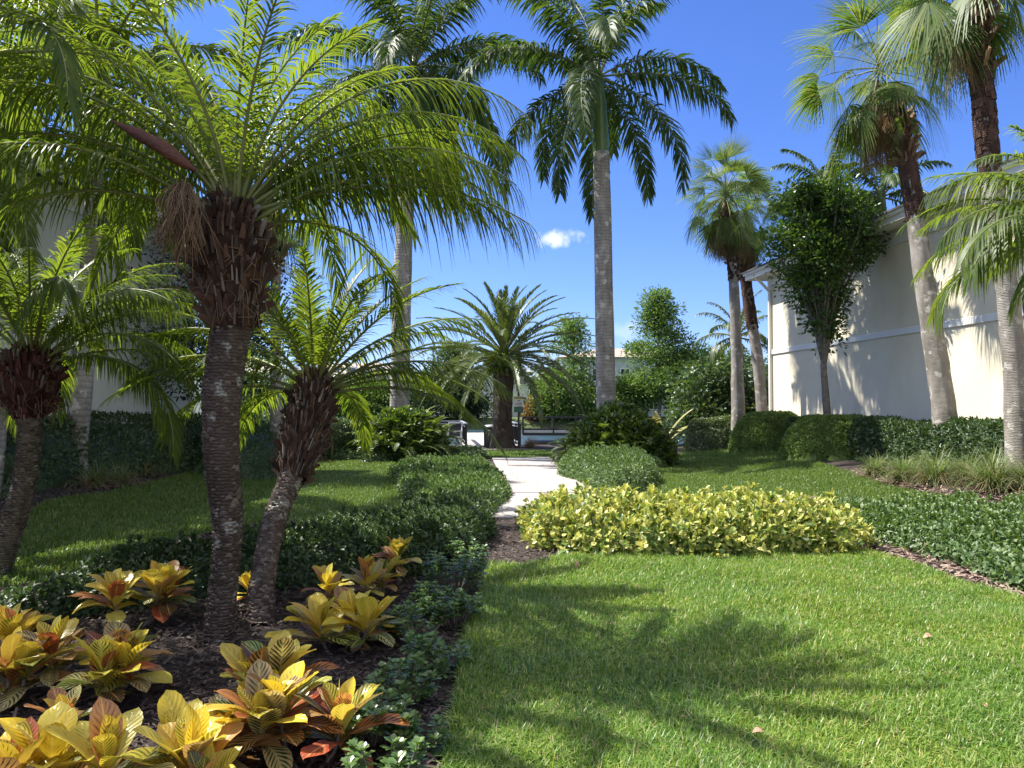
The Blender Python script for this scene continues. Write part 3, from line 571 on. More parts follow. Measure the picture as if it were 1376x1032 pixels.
# small palms whose crowns rise behind the right building's roof
def fanleaf(r,pl,e0,R,nseg,droop,mb,az,spread=2.6,pw=.012,fold=0.,m=0):
    S=8; s=np.linspace(0,1,S); e=e0-.35*s; ca,sa=math.cos(az),math.sin(az)
    cx=np.r_[0,np.cumsum(np.cos(e[:-1])*pl/(S-1))]; cz=np.r_[0,np.cumsum(np.sin(e[:-1])*pl/(S-1))]
    c=np.c_[cx*ca,cx*sa,cz]; mb.tube(c,pw*(1-.4*s),4,1)
    eh=e[-1]-.15+r.normal()*.25; D=np.array([math.cos(eh)*ca,math.cos(eh)*sa,math.sin(eh)]); B=np.array([-sa,ca,0]); rl_=r.normal()*.45; U=np.cross(D,B)*-1; B,U=B*math.cos(rl_)+U*math.sin(rl_),U*math.cos(rl_)-B*math.sin(rl_)
    a=np.linspace(-spread,spread,nseg)*.5*2*.5+r.normal(size=nseg)*.02; a=a*(1-fold)
    l=R*(.72+.28*np.cos(a*.8))*(.93+.14*r.rand(nseg)); sk=np.array([.04,.42,.72,1.]); da=abs(a[1]-a[0])*.52
    dirs=D[None]*np.cos(a)[:,None]+B[None]*np.sin(a)[:,None]+U[None]*(.18*np.abs(np.sin(a))[:,None])
    side=-D[None]*np.sin(a)[:,None]+B[None]*np.cos(a)[:,None]
    pts=c[-1]+dirs[:,None]*(l[:,None]*sk)[:,:,None]*(1-.25*droop*sk**2)[None,:,None]; dz=droop*(.75+.5*r.rand(nseg)); pts[:,:,2]-=(dz*l)[:,None]*np.maximum(sk-.3,0)**1.6
    roll=0
    ww=np.stack([l*.04*da,l*.40*da,l*.21*da,l*.004],1)
    A=pts-side[:,None]*ww[:,:,None]; B2=pts+side[:,None]*ww[:,:,None]; V=np.stack([A,B2],2).reshape(-1,3); o=(np.arange(nseg)*8)[:,None,None]; q=np.array([(0,1,3,2),(2,3,5,4),(4,5,7,6)])[None]
    mb.add(V,(o+q).reshape(-1,4),m,True)
def fanpalm(name,label,path,rads,crown,nl,R,pl,seed,group,dead=8,bootfrom=.55,low=-60,tm='gtrunk2'):
    r=np.random.RandomState(seed); base=np.array(path[0]); root=empty(name,base,label,'palm tree',group)
    c=spline(np.array(path)-base,56); rad=np.interp(np.linspace(0,1,56),np.linspace(0,1,len(rads)),rads)
    mb=MB(); mb.tube(c,rad,20,0,amp=.06,seed=seed,sc=4); mb.build('trunk',M[tm],root)
    if bootfrom<1:
        mb=MB(); k=int(56*bootfrom); mb.tube(c[k:],rad[k:]*1.08,16,2,amp=.12,seed=seed,sc=8); pegs(mb,c,rad*1.05,.09,.11,0,r,per=9,up=1.,out=.35,zr=(bootfrom,1),jit=.8,wfac=.9); pegs(mb,c,rad*1.1,.2,.22,1,r,per=7,up=.2,out=1.,zr=(.8,1),jit=.9,wfac=.22); mb.build('leaf_bases',[M['boot'],M['fibre'],M['btrunk']],root)
    cr=np.array(crown)-base
    for k in range(nl):
        f=(k+.5)/nl; az=k*2.39996+r.normal()*.2; e0=R_(82)+(R_(low)-R_(82))*f+r.normal()*.1
        mb=MB(); fanleaf(r,pl*(.7+.5*r.rand()),e0,R*(.85+.3*r.rand()),34,.15+.55*f*(.6+.8*r.rand()),mb,az,spread=2.2+.7*r.rand())
        mb.build('fan_leaf',[M['fan'],M['rachis']],root,cr-np.array([0,0,.3*f]))
    for k in range(dead):
        az=r.rand()*6.28; mb=MB(); fanleaf(r,pl*(.5+.5*r.rand()),R_(-50)-.5*r.rand(),R*.85,26,.5,mb,az,fold=.55,m=0)
        mb.build('dead_leaf',[M['deadfan'],M['fibre']],root,cr-np.array([0,0,.35+.25*r.rand()]))
    return root
GF='fan palms with shaggy crowns'
dF=15.3; g=np.array([P(1275,600,dF)[0],dF,.27])
fanpalm('fan_palm','leaning fan palm in front of the right wall with orange dead leaves',[g]+[P(x,y,d) for x,y,d in((1272,600,15.3),(1268,545,15.35),(1252,440,15.5),(1238,350,15.7),(1226,260,15.9),(1212,180,16.2),(1200,130,16.4))],[.28,.25,.22,.20,.18,.17,.165,.19],P(1180,82,16.5),46,1.0,1.1,81,GF,dead=16,bootfrom=.66,low=-55)
dF=12.3; g=np.array([P(1372,640,dF)[0],dF,.27])
fanpalm('fan_palm','fan palm at the right edge with red brown upper trunk leaving the frame',[g]+wp([(1370,610),(1362,470),(1348,350),(1330,230),(1320,120),(1312,20),(1308,-40)],dF),[.24,.2,.17,.155,.155,.155,.165,.18],P(1302,-60,dF),36,.95,.95,82,GF,dead=7,bootfrom=.60,low=-65)
dF=24.4; g=np.array([P(992,560,dF)[0],dF,.2])
fanpalm('fan_palm','front fan palm of the pair at the corner of the right building',[g]+wp([(992,560),(990,480),(987,400),(983,330),(978,290)],dF),[.26,.22,.18,.16,.16,.2],P(975,256,dF),64,.9,.95,83,GF,dead=44,bootfrom=.72,low=-80)
dF=27.2; g=np.array([P(1026,560,dF)[0],dF,.15])
fanpalm('fan_palm','rear fan palm of the pair, its brown trunk leaning left',[g]+wp([(1024,550),(1018,480),(1008,420),(1000,360),(992,315)],dF),[.22,.2,.19,.18,.17,.2],P(1002,280,dF),54,.85,.9,84,GF,dead=40,bootfrom=.55,low=-80)
dF=17.5; g=np.array([P(372,600,dF)[0],dF,.1])
fanpalm('fan_palm','dark slender fan palm half hidden behind the thick brown palm head',[g]+wp([(371,520),(370,420),(372,330),(374,290)],dF),[.16,.12,.11,.11,.12],P(375,268,dF),20,.75,.85,85,GF,dead=6,bootfrom=.8,low=-50)
GB='feather palms showing over the roof of the right building'
for i,(px,py,d,lb) in enumerate(((1112,262,29,'palm crown showing over the roof just right of the vase shaped tree'),(1185,262,27.5,'palm crown showing over the dark roof edge left of the red brown trunk'))):
    x0=P(px,py,d)[0]; royal('royal_palm',lb,[np.array([x0,d,-.05]),np.array([x0,d,4]),P(px,py+26,d)],[.22,.2,.17],.16,P(px,py-4,d),15,2.7,.5,76+i,GB,low=-30,n=80,lw=.03,plum=.5)
# date palm
def datepalm():
    d=29.6; r=np.random.RandomState(91); g=np.array([P(675,603,d)[0],d,-.05]); root=empty('date_palm',g,'stout date palm with round spiky crown at the end of the path','palm tree')
    c=spline(np.array(wp([(675,604),(675,585),(675,560),(676,530),(677,500),(678,482)],d))-g,40); rad=np.interp(np.linspace(0,1,40),[0,.12,.3,.6,.85,1],[.58,.47,.40,.39,.46,.5])
    mb=MB(); mb.tube(c,rad*.95,20,0,amp=.05,sc=4); pegs(mb,c,rad*.93,.12,.12,1,r,per=13,up=1.,out=.5,jit=.2,wfac=1.7); mb.build('trunk',[M['dtrunk'],M['peg']],root)
    cr=P(678,470,d)-g
    for k in range(66):
        f=(k+.5)/66; az=k*2.39996+r.normal()*.1; e0=R_(86)-R_(104)*f**.9+r.normal()*.05
        frond(r,3.35*(.75+.35*min(1,2.5*f))*(.93+.14*r.rand()),e0,.75+.25*f,58,.42,.026,droop=.12,vee=.45,plum=.15,fwd=(.75,1.1),parent=root,loc=cr+np.array([math.cos(az),math.sin(az),0])*.25*f-np.array([0,0,.35*f]),az=az,rr=.035,bare=.15,seg=2,mats=('date','rachis'))
    # epiphyte leaves under the crown
    mb=MB(); n=420; a=r.rand(n)*6.283; p=cr+np.c_[np.cos(a)*.5,np.sin(a)*.5,-.15-r.rand(n)*.75]; X=np.c_[np.cos(a),np.sin(a),r.normal(size=n)*.8-.3]; scatter(mb,LEAF7,p,X,r.normal(size=(n,3))+[0,0,1],.2+.15*r.rand(n),.1,0); mb.build('climbing_leaves',M['hedge_lt'],root)
datepalm()
# ------------------------------------------------------------------ hedges and shrubs
def shrub(name,label,cat,poly,H,er,dens,LL,LW,mat,seed,lump=.08,lsc=2.5,tmpl=LEAF4,group=None,depth=.1,upb=.22,zoff=None,low=.0,core=True,tip=0):
    r=np.random.RandomState(seed); poly=np.asarray(poly,float); ctr=poly.mean(0)
    if np.cross(poly[1]-poly[0],poly[2]-poly[1])==0: pass
    area2=np.dot(poly[:,0],np.roll(poly[:,1],-1))-np.dot(poly[:,1],np.roll(poly[:,0],-1))
    if area2<0: poly=poly[::-1]
    A=abs(area2)/2; seg=np.roll(poly,-1,0)-poly; sl_n=np.linalg.norm(seg,axis=1); per=sl_n.sum()
    # top
    lo=poly.min(0); hi=poly.max(0); n=int(A*dens*1.05); bb=np.prod(hi-lo); q=r.rand(int(n*bb/A*1.1)+10,2)*(hi-lo)+lo; q=q[inpoly(q[:,0],q[:,1],poly)]
    dd,nn=pdist(q,poly); k=dd>er*.8; q=q[k]; top=np.c_[q,np.full(len(q),H)]; tn=np.tile([0,0,1.],(len(q),1))
    # sides
    m=int(per*(er+H)*.9*dens); i=r.choice(len(poly),m,p=sl_n/per); t=r.rand(m); ph=np.arcsin(np.clip(low+(1-low)*r.rand(m),0,1))*.999
    ph=np.where(r.rand(m)<.5,ph,r.rand(m)*math.pi/2)
    e=seg[i]/sl_n[i][:,None]; outn=np.c_[e[:,1],-e[:,0]]; base=poly[i]+seg[i]*t[:,None]
    # smooth corner normals
    cn=nrm(base-ctr); outn2=nrm(outn*.8+cn*.35)
    sp=base-outn*(er*(1-np.cos(ph)))[:,None]; side=np.c_[sp,H*np.sin(ph)]; sn=np.c_[outn2*np.cos(ph)[:,None],np.sin(ph)]
    inn=inpoly(sp[:,0],sp[:,1],poly)|(ph<.2); side=side[inn]; sn=sn[inn]
    p=np.vstack([top,side]); nn=nrm(np.vstack([tn,sn])); p[:,:2]-=ctr
    lumpv=snoise(p,lsc,seed)*lump+snoise(p,lsc*3.5,seed+1)*lump*.5; p=p+nn*lumpv[:,None]
    p=p-nn*(depth*r.rand(len(p))**1.5)[:,None]; p[:,2]=np.maximum(p[:,2],.015)
    X=nn*upb+r.normal(size=p.shape)*.55; X[:,2]+=.15; Nn=nn*1.0+np.array([0,0,.35])+r.normal(size=p.shape)*.42
    z=terr(p[:,0]+ctr[0],p[:,1]+ctr[1])-T(*ctr); p[:,2]+=z
    mb=MB(); scatter(mb,tmpl,p,X,Nn,LL*(.65+.7*r.rand(len(p))),LW*(.7+.6*r.rand(len(p))),0)
    if tip:
        kk=r.choice(len(top),min(tip,len(top)),replace=False) if len(top) else []
        for j in kk:
            b=p[j]; nl=9; a=np.arange(nl)*2.4; s_=.4+.6*np.arange(nl)/nl; Xl=np.c_[np.cos(a)*(1-s_*.6),np.sin(a)*(1-s_*.6),.35+s_]
            scatter(mb,tmpl,np.tile(b,(nl,1))+np.c_[np.zeros((nl,2)),s_*.06+.01],Xl,np.tile([0,0,1.],(nl,1))-Xl*.3,LL*1.1,LW,0)
    if core:
        res=max(.1,min(er,H)/3); xs=np.arange(lo[0],hi[0]+res,res); ys=np.arange(lo[1],hi[1]+res,res); Xg,Yg=np.meshgrid(xs,ys); g=np.c_[Xg.ravel(),Yg.ravel()]
        d_,_=pdist(g,poly); ins=inpoly(g[:,0],g[:,1],poly); d_=np.where(ins,d_,0)-depth*.8-.02; tt=np.clip(d_/er,0,1); zz=(H-depth*.9)*np.sqrt(1-(1-tt)**2); zz=np.where(d_>0,zz,-.05)
        v=np.c_[g-ctr,zz+terr(g[:,0],g[:,1])-T(*ctr)]; nx=len(xs); a=np.arange(len(ys)-1)[:,None]*nx; b=np.arange(nx-1)[None]; qd=np.stack([a+b,a+b+1,a+nx+b+1,a+nx+b],-1).reshape(-1,4)
        qd=qd[(d_[qd]>0).any(1)]; u,inv=np.unique(qd,return_inverse=True); mb.add(v[u],inv.reshape(-1,4),0,False)
    o=mb.build(name,mat,None,(ctr[0],ctr[1],T(*ctr))); return tag(o,label,cat,group)
def ell(cx,cy,a,b,n=20,rz=0):
    t=np.arange(n)/n*2*math.pi; x=a*np.cos(t); y=b*np.sin(t); return np.c_[cx+x*math.cos(rz)-y*math.sin(rz),cy+x*math.sin(rz)+y*math.cos(rz)]
# low dark hedge sweeping across behind the crotons (left)
shrub('low_hedge','long dark low hedge sweeping behind the crotons from the left edge','hedge',GP([(-150,955),(-60,890),(60,842),(230,812),(420,790),(560,780),(640,757),(662,716),(635,702),(545,712),(430,735),(300,765),(150,795),(20,838),(-120,890)]),.36,.28,1700,.055,.028,M['hedge'],101,lump=.06,tmpl=LEAF7,tip=700)
shrub('low_hedge','rounded sunlit green hedge bordering the left side of the path','hedge',GP([(545,680),(535,655),(520,638),(560,628),(652,628),(672,645),(686,668),(652,700),(600,694)]),.25,.22,1400,.07,.034,M['cover'],102,lump=.05,lsc=4,tip=500)
shrub('low_hedge','dark low hedge behind the sunlit path edge hedge','hedge',GP([(490,624),(470,617),(560,612),(650,612),(655,617),(560,620)]),.30,.3,700,.07,.035,M['hedge'],103)
shrub('low_hedge','dark green hedge on the right side of the path before the big leafy mound','hedge',GP([(752,640),(752,632),(800,628),(860,628),(883,636),(885,652),(855,672),(815,668),(780,652)]),.48,.35,1100,.065,.03,M['cover'],104,lump=.09,lsc=4,tip=300)
# golden shrub mass
gp=GP([(722,742),(708,730),(725,706),(780,700),(840,712),(900,699),(1000,697),(1060,706),(1140,712),(1162,725),(1130,744),(1050,748),(960,756),(880,750),(790,753)])
shrub('golden_shrub','wide yellow green shrub bed at the back edge of the sunny lawn','shrub',gp,.40,.30,1350,.085,.045,M['gold'],105,lump=.2,lsc=4.2,tmpl=LEAF7,depth=.16,upb=.5,tip=260,low=.12)
# right green ground cover
shrub('ground_cover','glossy green ground cover right of the yellow green shrubs','shrub',GP([(1168,728),(1120,705),(1095,706),(1200,700),(1376,713),(1560,735),(1640,800),(1500,830),(1380,800),(1290,762),(1225,742)]),.30,.22,1300,.065,.034,M['cover'],106,lump=.08,lsc=4,tmpl=LEAF7,tip=250)
# clipped hedges right
GH='clipped shrubs along the right lawn'
c=terrG(966,604); shrub('clipped_shrub','leftmost clipped light green shrub with flat sunlit top','shrub',ell(c[0],c[1]+.5,1.0,.75),.98,.45,1600,.085,.045,M['hedge_pale'],111,lump=.05,group=GH)
c=terrG(1050,608); shrub('clipped_shrub','bright green clipped shrub second from the left along the lawn','shrub',ell(c[0],c[1]+1.0,1.15,.95),1.12,.6,2800,.06,.03,M['hedge_lt'],112,lump=.05,group=GH)
c=terrG(1140,616); shrub('clipped_shrub','large rounded dark clipped shrub below the vase shaped tree','shrub',ell(c[0]+.05,c[1]+.7,1.4,1.1),1.0,.7,2800,.06,.03,M['hedge_lt'],113,lump=.05,group=GH)
shrub('wall_hedge','long dark hedge running along the foot of the right wall','hedge',[(7.6,22.5),(8.6,22.6),(9.2,17),(9.9,10.5),(8.6,10.5),(8.0,17)],.92,.35,1100,.09,.045,M['hedge'],114,lump=.07)
c=terrG(1335,640); shrub('pale_shrub','pale leafy shrub between the two right fan palm trunks','shrub',ell(c[0]+.15,c[1]+1.2,.75,.6),.72,.5,700,.11,.05,M['hedge_pale'],115,lump=.1,tmpl=LEAF7)
# left hedges
shrub('wall_hedge','tall dark hedge running along the foot of the left wall','hedge',[(-8.0,11),(-7.3,21),(-6.4,24.5),(-4.7,25.5),(-4.6,23.5),(-6.0,20.5),(-7.0,14.5),(-7.2,11)],1.12,.35,600,.08,.04,M['hedge'],121,lump=.07)
shrub('clipped_shrub','big shaded clipped shrub in front of the left wall hedge','shrub',ell(-5.9,17.2,1.1,1.6),.95,.6,800,.05,.026,M['hedge'],122,lump=.05)
shrub('low_hedge','low dark hedge by the canal edge left of the leafy mound','hedge',GP([(380,616),(440,611),(520,612),(520,620),(440,622)]),.30,.3,500,.08,.04,M['hedge'],123)
# cycad mounds
def cyc(name,label,cx,cy,n,spread,H,seed,L=.75):
    r=np.random.RandomState(seed); root=empty(name,(cx,cy,T(cx,cy)),label,'shrub','dark cycad mounds on both sides of the path')
    mb=MB()
    rx,ry=spread
    for k in range(int(n*.55)):
        a=r.rand()*6.283; q=math.sqrt(r.rand()); bx,by=q*rx*math.cos(a),q*ry*math.sin(a); bz=H*(.35+.5*(1-q**2))*(.6+.4*r.rand())-.15
        az=math.atan2(by,bx)+r.normal()*.9; e0=R_(75)-R_(70)*q*r.rand()+r.normal()*.2; LL=L*(.7+.5*r.rand())
        nn=13; u=np.linspace(.2,1,nn); e=e0-1.1*u**1.4
        c=np.cumsum(np.c_[np.cos(e),np.zeros(nn),np.sin(e)]*LL/nn,axis=0); ca,sa=math.cos(az),math.sin(az); Rz=np.array([[ca,-sa,0],[sa,ca,0],[0,0,1]])
        D=np.c_[np.cos(e),np.zeros(nn),np.sin(e)]
        for s in(-1,1):
            X=(D*.55+np.array([0,s,.25]))@Rz.T; Nn=np.c_[-np.sin(e),np.zeros(nn),np.cos(e)]@Rz.T+r.normal(size=(nn,3))*.15
            scatter(mb,LEAF4,c@Rz.T+[bx,by,max(bz,.03)],X,Nn,LL*.27*np.sin(u*2.6+.35),.055,0)
        mb.tube(np.vstack([[0,0,0],c])@Rz.T+[bx,by,max(bz,.03)],.008,3,1)
    mb.build('foliage',[M['cycad'],M['rachis']],root)
    # inner foliage
    p=r.normal(size=(int(n*36),3)); p=nrm(p)*(.72+.33*r.rand(len(p))[:,None]+.10*snoise(nrm(p),4,seed)[:,None]); p[:,2]=np.abs(p[:,2]); p=p*[rx*.95,ry*.95,H*.92]
    mb=MB(); scatter(mb,LEAF7,p,nrm(p)+r.normal(size=p.shape)*.5,nrm(p)+[0,0,.5]+r.normal(size=p.shape)*.4,.16,.085,0)
    mb.tube([(0,0,-.05),(0,0,H*.5)],.12,8,1); mb.build('inner_foliage',[M['cycad'],M['bark']],root); return root
c=G(548,612); cyc('cycad_mound','dark leafy mound left of the path under the royal palm',P(545,560,22.9)[0],22.9,260,(1.25,1.0),1.62,131,.8)
c=G(832,617); cyc('cycad_mound','dark leafy mound right of the path at the royal palm foot',P(832,560,20.8)[0],20.8,330,(1.45,1.0),1.6,132,.7)
# yellow strap-leaved plant
def strap():
    c=P(886,560,27); g=np.array([c[0],27,T(c[0],27)]); root=empty('strap_leaf_plant',g,'clump of broad yellow green upright leaves behind the right leafy mound','plant'); r=np.random.RandomState(3)
    mb=MB()
    for az,e,L in((R_(180),1.25,1.9),(R_(0),1.05,1.9),(R_(20),.75,1.6),(R_(170),.8,1.5),(R_(250),.9,1.3),(R_(90),1.2,1.6),(R_(300),.8,1.2)):
        s=np.linspace(0,1,10); ee=e-.5*s**2; c=np.cumsum(np.c_[np.cos(ee)*math.cos(az),np.cos(ee)*math.sin(az),np.sin(ee)]*L/10,axis=0); wd=np.interp(s,[0,.4,.8,1],[.07,.17,.14,.01]); B=np.array([-math.sin(az),math.cos(az),0]); Nn=np.array([0,-.04,.04])
        V=np.stack([c-B*wd[:,None]+[0,0,.05],c,c+B*wd[:,None]+[0,0,.05]],1).reshape(-1,3); q=[(3*i+j,3*i+j+1,3*i+j+4,3*i+j+3) for i in range(9) for j in(0,1)]
        mb.add(V,np.array(q),0,True)
    mb.build('leaves',M['agave'],root)
strap()
# ornamental tufts
def tuft(label,x,y,n,H,seed,mats,name='grass_tuft',dry=.3,group='ornamental grass tufts'):
    r=np.random.RandomState(seed); mb=MB(); K=6; s=np.linspace(0,1,K)
    for mi,nn in((0,int(n*(1-dry))),(1,int(n*dry))):
        a=r.rand(nn)*6.283; e=R_(88)-R_(60)*r.rand(nn) if mi==0 else R_(60)-R_(60)*r.rand(nn); L=H*(.7+.6*r.rand(nn)); b=np.c_[r.normal(size=(nn,2))*.06,np.zeros(nn)]
        ee=e[:,None]-(1.5*s**1.6)[None]*(.4+.8*r.rand(nn))[:,None]; st=(L/(K-1))[:,None]
        hx=np.cumsum(np.cos(ee)*st,1); hz=np.cumsum(np.sin(ee)*st,1); hx-=hx[:,:1]; hz-=hz[:,:1]
        c=b[:,None]+np.stack([hx*np.cos(a)[:,None],hx*np.sin(a)[:,None],np.maximum(hz,.01)],-1); sd_=np.stack([-np.sin(a),np.cos(a),np.zeros(nn)],-1); w_=.008*(1-.9*s)
        V=np.stack([c-sd_[:,None]*w_[None,:,None],c+sd_[:,None]*w_[None,:,None]],2).reshape(-1,3); o=(np.arange(nn)*2*K)[:,None,None]; q=np.array([(2*i,2*i+1,2*i+3,2*i+2) for i in range(K-1)])[None]
        mb.add(V,(o+q).reshape(-1,4),mi,True)
    o=mb.build(name,[M[m] for m in mats],None,(x,y,T(x,y))); return tag(o,label,'ornamental grass',group)
for i,(px,py,H,lb) in enumerate(((1215,648,.75,'airy grass tuft just left of the leaning fan palm'),(1258,652,.85,'yellow green grass tuft at the foot of the leaning fan palm'),(1300,650,.7,'small grass tuft between the two right fan palms'),(1336,662,.95,'largest grass tuft at the right edge, green with dry skirt'),(1385,664,.8,'grass tuft cut by the right frame edge'),(1178,640,.6,'dark grass tuft beside the large clipped shrub'))):
    g=terrG(px,py); tuft(lb,g[0],g[1],750,H*.78,140+i,('tuft','tuftdry'),dry=.22)
for i,(px,py,H,lb) in enumerate(((72,650,.8,'shaded blue green grass tuft left of the swollen trunk'),(125,655,.6,'dry shaded grass tuft just right of the swollen trunk'),(160,652,.5,'low brown shaded grass tuft in the left bed'),(190,640,.5,'rightmost shaded grass tuft of the left bed'))):
    g=terrG(px,py); tuft(lb,g[0],g[1],320,H,150+i,('tuft','tuftdry'),dry=.5)
g=terrG(712,601); tuft('pinkish dry grass tuft beside the sign post',g[0],g[1],420,.55,160,('tuftdry','tuftdry'),dry=.5)
g=terrG(446,604); tuft('pale dry grass tuft at the canal edge on the left',g[0],g[1]+.5,300,.55,161,('tuftdry','tuftdry'),dry=.5)
# ------------------------------------------------------------------ trees
def tree(name,label,x,y,z0,H,cb,rx,nc,nl,ls,mat,seed,shape='round',group=None,trunk=.12,rc=.45,flat=.7,limbs=True,bark='bark',lw=.5,tmpl=LEAF4,cat='tree',up=.1,lean=(0,0)):
    r=np.random.RandomState(seed); root=empty(name,(x,y,z0),label,cat,group); 
    C=[]
    while len(C)<nc:
        t=r.rand(); a=r.rand()*6.283; q=math.sqrt(r.rand())
        if shape=='round': R=math.sqrt(max(0,1-(2*t-1)**2))
        elif shape=='cone': R=(1-t)**.8*.95+.08
        elif shape=='vase': t=r.rand()**.5; R=(.03+.97*min(1,t*1.15)**1.25)*(1 if t<.85 else .8)
        elif shape=='spire': R=(.9 if t<.35 else .9*(1-(t-.35)/.65)**.9+.12)*(1-.3*math.sin(t*19))
        elif shape=='hang': R=math.sqrt(max(0,1-t**2))
        C.append((math.cos(a)*q*R*rx+lean[0]*t,math.sin(a)*q*R*rx+lean[1]*t,cb+t*(H-cb)))
    C=np.array(C); mb=MB(); top=cb+(H-cb)*.55 if shape!='vase' else cb*.98
    tp=spline([(0,0,-.1),(.03*H*.3,0,top*.4),(lean[0]*.3,lean[1]*.3,top)],10); mb.tube(tp,trunk*np.linspace(1.15,.5 if shape!='vase' else .8,10),10,0,amp=.08,sc=4)
    if limbs:
        for c in C[:: max(1,len(C)//80)]:
            if shape=='vase': s=np.array([0,0,cb*.93]); md=s+(c-s)*.5+np.array([-c[0]*.18,-c[1]*.18,0])
            else: h=max(cb*.7,min(top,c[2]-.35*math.hypot(c[0],c[1]))); s=np.array([lean[0]*.3*h/top,0,h]); md=(s+c)/2+np.array([0,0,.08*H*r.rand()])
            mb.tube(spline([s,md,c],8),np.linspace(trunk*.38,trunk*.06,8),5,0,cap=False)
    mb.build('trunk',M[bark],root)
    k=len(C); idx=r.randint(0,k,nl); off=np.clip(r.normal(size=(nl,3)),-1.55,1.55)*rc*(.6+.8*r.rand(k))[idx][:,None]*[1,1,flat]; p=C[idx]+off
    X=nrm(off+r.normal(size=(nl,3))*rc*.8)+[0,0,up]; Nn=r.normal(size=(nl,3))*.6+[0,0,.9]
    mb=MB(); scatter(mb,tmpl,p,X,Nn,ls*(.6+.8*r.rand(nl)),ls*lw*(.7+.6*r.rand(nl)),0); mb.build('crown',mat,root); return root
xv=P(1108,560,19.2)[0]
tree('vase_tree','vase shaped leafy tree with forked trunk in front of the right wall',xv,19.2,T(xv,19.2),6.75,2.35,1.75,130,19000,.125,M['vase'],201,'vase',trunk=.10,rc=.19,flat=.9,tmpl=LEAF4,lean=(-.05,0))
xv=P(292,560,17.5)[0]
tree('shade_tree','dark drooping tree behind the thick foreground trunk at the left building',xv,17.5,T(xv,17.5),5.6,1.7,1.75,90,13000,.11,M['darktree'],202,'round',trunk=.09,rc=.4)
# climbing pandanus-like crowns beyond roof
GT='trees on the far canal bank'
FB=70.5
def ft(px,top,w,kind,seed,label,d=FB,base=.5,nl=9000,name='bank_tree',shape='round',cb=None,mat='tree1',ls=.30,rc=.75,nc=60):
    x=P(px,500,d)[0]; H=P(px,top,d)[2]-T(x,d); z0=T(x,d); rx=w/2*d/1033
    tree(name,label,x,d,z0,H,H*base if cb is None else cb,rx,nc,nl,ls,M[mat],seed,shape,GT,trunk=.16,rc=rc,flat=.6)
ft(885,398,95,0,211,'tallest feathery green tree on the far bank, narrow spire top',shape='spire',base=.15,nl=14000,nc=110,rc=.6)
ft(770,432,70,0,212,'slender feathery tree beside the right royal palm trunk, far bank',shape='spire',base=.3,nl=5000,nc=50,rc=.6,d=72)
ft(754,506,78,0,213,'round bright green tree behind the sign on the far bank',base=.15,nl=12000,nc=80)
ft(800,528,60,0,214,'rounded green tree left of the tall spire tree, far bank',base=.15,nl=9000)
ft(846,512,56,0,215,'mid green tree touching the spire tree on its left',base=.15,nl=9000,d=72)
ft(935,474,85,0,216,'broad green tree right of the spire tree on the far bank',base=.12,nl=12000,nc=80)
ft(985,478,80,0,217,'green tree behind the front fan palm of the pair',base=.12,nl=10000,mat='tree2')
ft(1040,490,70,0,218,'dark green tree behind the rear fan palm of the pair',base=.1,nl=8000,mat='tree2',d=73)
ft(440,522,70,0,219,'yellow green tree on the far bank seen left of the royal trunk',base=.1,nl=9000)
ft(490,516,70,0,220,'yellow green shrubby tree beside the left royal trunk, far bank',base=.08,nl=9000)
ft(572,505,60,0,221,'greyish thin leaved tree right of the left royal trunk',base=.1,nl=5000,mat='tree2')
ft(612,470,55,0,222,'dark tree left of the date palm crown on the far bank',base=.2,nl=8000,mat='tree2')
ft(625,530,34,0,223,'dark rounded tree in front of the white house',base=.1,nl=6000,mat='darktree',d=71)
ft(395,515,60,0,224,'green tree on the far bank behind the leaning palm head',base=.08,nl=7000,mat='tree2')
ft(330,505,80,0,225,'green tree on the far bank behind the thick trunk',base=.1,nl=7000,mat='tree2')
ft(528,520,50,0,226,'low green bush tree hidden partly by the left royal trunk',base=.05,nl=6000)
ft(720,538,26,0,227,'russet bush beside the brick end of the white house',base=.05,nl=3000,mat='red',rc=.4,nc=20,name='bank_bush')
ft(1095,500,80,0,228,'green tree just past the corner of the right building',base=.1,nl=5000,mat='tree2',d=73)
# near side big bush
x=P(960,560,32.0)[0]
tree('broad_bush','large broad leaved bush between the spire tree and the paired palms',x,31.2,-.1,3.2,.25,2.2,100,9000,.17,M['tree2'],231,'round',None,trunk=.1,rc=.42,lw=.75,tmpl=LEAF7,cat='bush')
x=P(1030,560,31)[0]
tree('broad_bush','broad leaved bush behind the rear trunk of the paired palms',x,31.6,-.1,2.3,.2,1.3,50,4000,.17,M['tree2'],232,'round',None,trunk=.08,rc=.4,lw=.75,tmpl=LEAF7,cat='bush')
